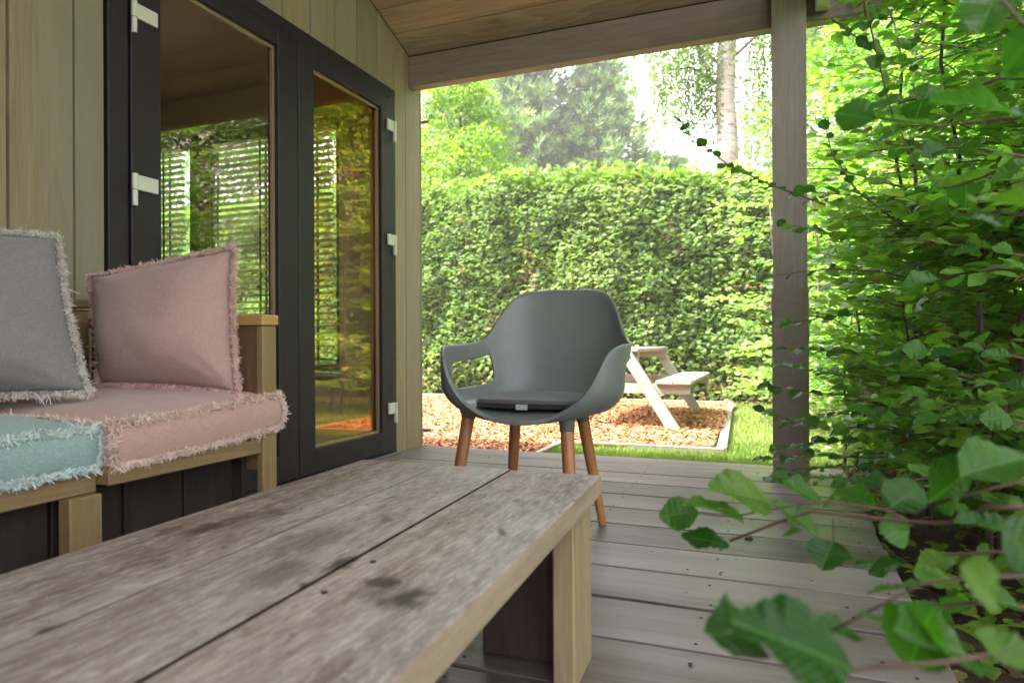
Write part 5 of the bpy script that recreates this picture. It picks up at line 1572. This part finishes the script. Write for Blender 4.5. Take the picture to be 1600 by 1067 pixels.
for (b, t, w, roll) in NEAR_LEAVES:
    b = Vector(b); t = Vector(t); d = t-b; L = d.length
    view = (camp-b).normalized()
    # wide leaves face the viewer's side, narrow ones lie flat
    up = Vector((0, 0, 1)); k = min(1, max(.0, (w-.3)/.45))
    nrm = (view*k + up*(1-k*.6) + view.cross(d.normalized())*roll*.3).normalized()
    nrm = nrm - d.normalized()*nrm.dot(d.normalized())
    put_leaf(b, d, nrm, L, max(.62, min(.78, w+.12)))
for pts, r_ in NEAR_TWIGS:
    MB().tube(pts, [r_*(1.2-.5*i/(len(pts)-1)) for i in range(len(pts))], 7).build('branch', M['bark_red'], near, True)
nm = 0
for pts, ll, sp in MID_TWIGS:
    pts = [Vector(p) for p in pts]
    MB().tube(pts, [.0032*(1.1-.75*i/(len(pts)-1)) for i in range(len(pts))], 6).build('branch', M['bark_red'], near, True)
    L = sum((b-a).length for a, b in zip(pts[:-1], pts[1:])); n = max(3, int(L/sp*1.7)); 
    for q in range(n):
        t = L*(q+.7)/n; acc = 0
        for a, b in zip(pts[:-1], pts[1:]):
            l = (b-a).length
            if acc + l >= t or b is pts[-1]:
                c = a.lerp(b, min(1, (t-acc)/l)); d = (b-a).normalized(); break
            acc += l
        s = 1 if q % 2 else -1
        h = d.cross(Vector((0, 0, 1)))
        h = h.normalized() if h.length > .2 else Vector((1, 0, 0))
        ld = (d*(.7 if q < n-1 else 2.5) + h*s*rnd.uniform(.5, 1) + Vector((0, 0, rnd.gauss(-.08, .22)))).normalized()
        up = Vector((rnd.gauss(-.2, .35), rnd.gauss(-.55, .35), .9))
        put_leaf(c, ld, up, ll*rnd.uniform(.75, 1.15), rnd.choice((.6, .65, .7, .75))); nm += 1
print('leaf parts', nm + len(NEAR_LEAVES))

fl = thing('fallen_leaf', (-.10, 2.36, .001), 'small pale dry leaf lying on the deck boards', 'leaf')
fo = link('blade', leaf_mesh(5, .6), M['litter'], fl); fo.scale = (.04, .04, .04); fo.rotation_euler = (.1, .05, .6)

nd = 110
x = .3 - np.abs(rng.normal(0, .35, nd)); yv = rng.uniform(.9, 3.7, nd)
k = x > -.9; x, yv = x[k], yv[k]; nd = len(x)
props(link('deck_litter', leaves_mesh('deck_litter', np.stack([x, yv, np.full(nd, .004)], 1), rvec(nd)*[1, 1, .1], np.array([0, 0, 1.0])+rvec(nd)*.2, rng.uniform(.005, .016, nd), rng.beta(1.5, 1.2, nd), 'beech'), M['litter']), 'tiny dry leaf bits scattered along the deck edge', None, None, 'stuff')

# ground cover and litter in the bed beside the deck
nlit = 2600
x = rng.uniform(.34, 2.6, nlit); yv = rng.uniform(.6, 5.6, nlit)
x2 = rng.uniform(-5, 3, 2600); y2 = rng.uniform(8.95, 9.5, 2600); x = np.concatenate([x, x2]); yv = np.concatenate([yv, y2]); nlit += 2600
z = GZ + .006 + rng.uniform(0, .03, nlit)
N = np.array([0, 0, 1.0]) + rvec(nlit)*.5
props(link('leaf_litter', leaves_mesh('leaf_litter', np.stack([x, yv, z], 1), rvec(nlit)*[1, 1, .3], N, rng.uniform(.02, .05, nlit), rng.beta(1.5, 1.5, nlit), 'beech'), M['litter']), 'brown leaf litter on the soil beside the deck', None, None, 'stuff')
P = []; D = []
for i in range(75):
    cxx, cyy_ = rnd.uniform(.37, 1.5), rnd.uniform(1.9, 4.6)
    for k in range(16):
        h = rnd.uniform(.02, .16); a = rnd.uniform(0, 2*PI); rr = rnd.uniform(.0, .09)
        P.append((cxx+math.cos(a)*rr, cyy_+math.sin(a)*rr, GZ+h)); D.append((math.cos(a), math.sin(a), rnd.uniform(-.2, .4)))
P = np.array(P); n = len(P)
props(link('ground_cover', leaves_mesh('ground_cover', P, np.array(D), np.array([0, 0, 1.0])+rvec(n)*.3, rng.uniform(.035, .065, n), rng.beta(2, 2, n)*.8+.1, 'beech'), M['bright']), 'small bright green plants beside the deck edge', None, None, 'stuff')
tris = 0
for o in SC.objects:
    if o.type == 'MESH': tris += sum(len(p.vertices)-2 for p in o.data.polygons) if len(o.data.polygons) < 3000 else len(o.data.loops)-2*len(o.data.polygons)
print('tris', tris, 'objects', len(SC.objects))
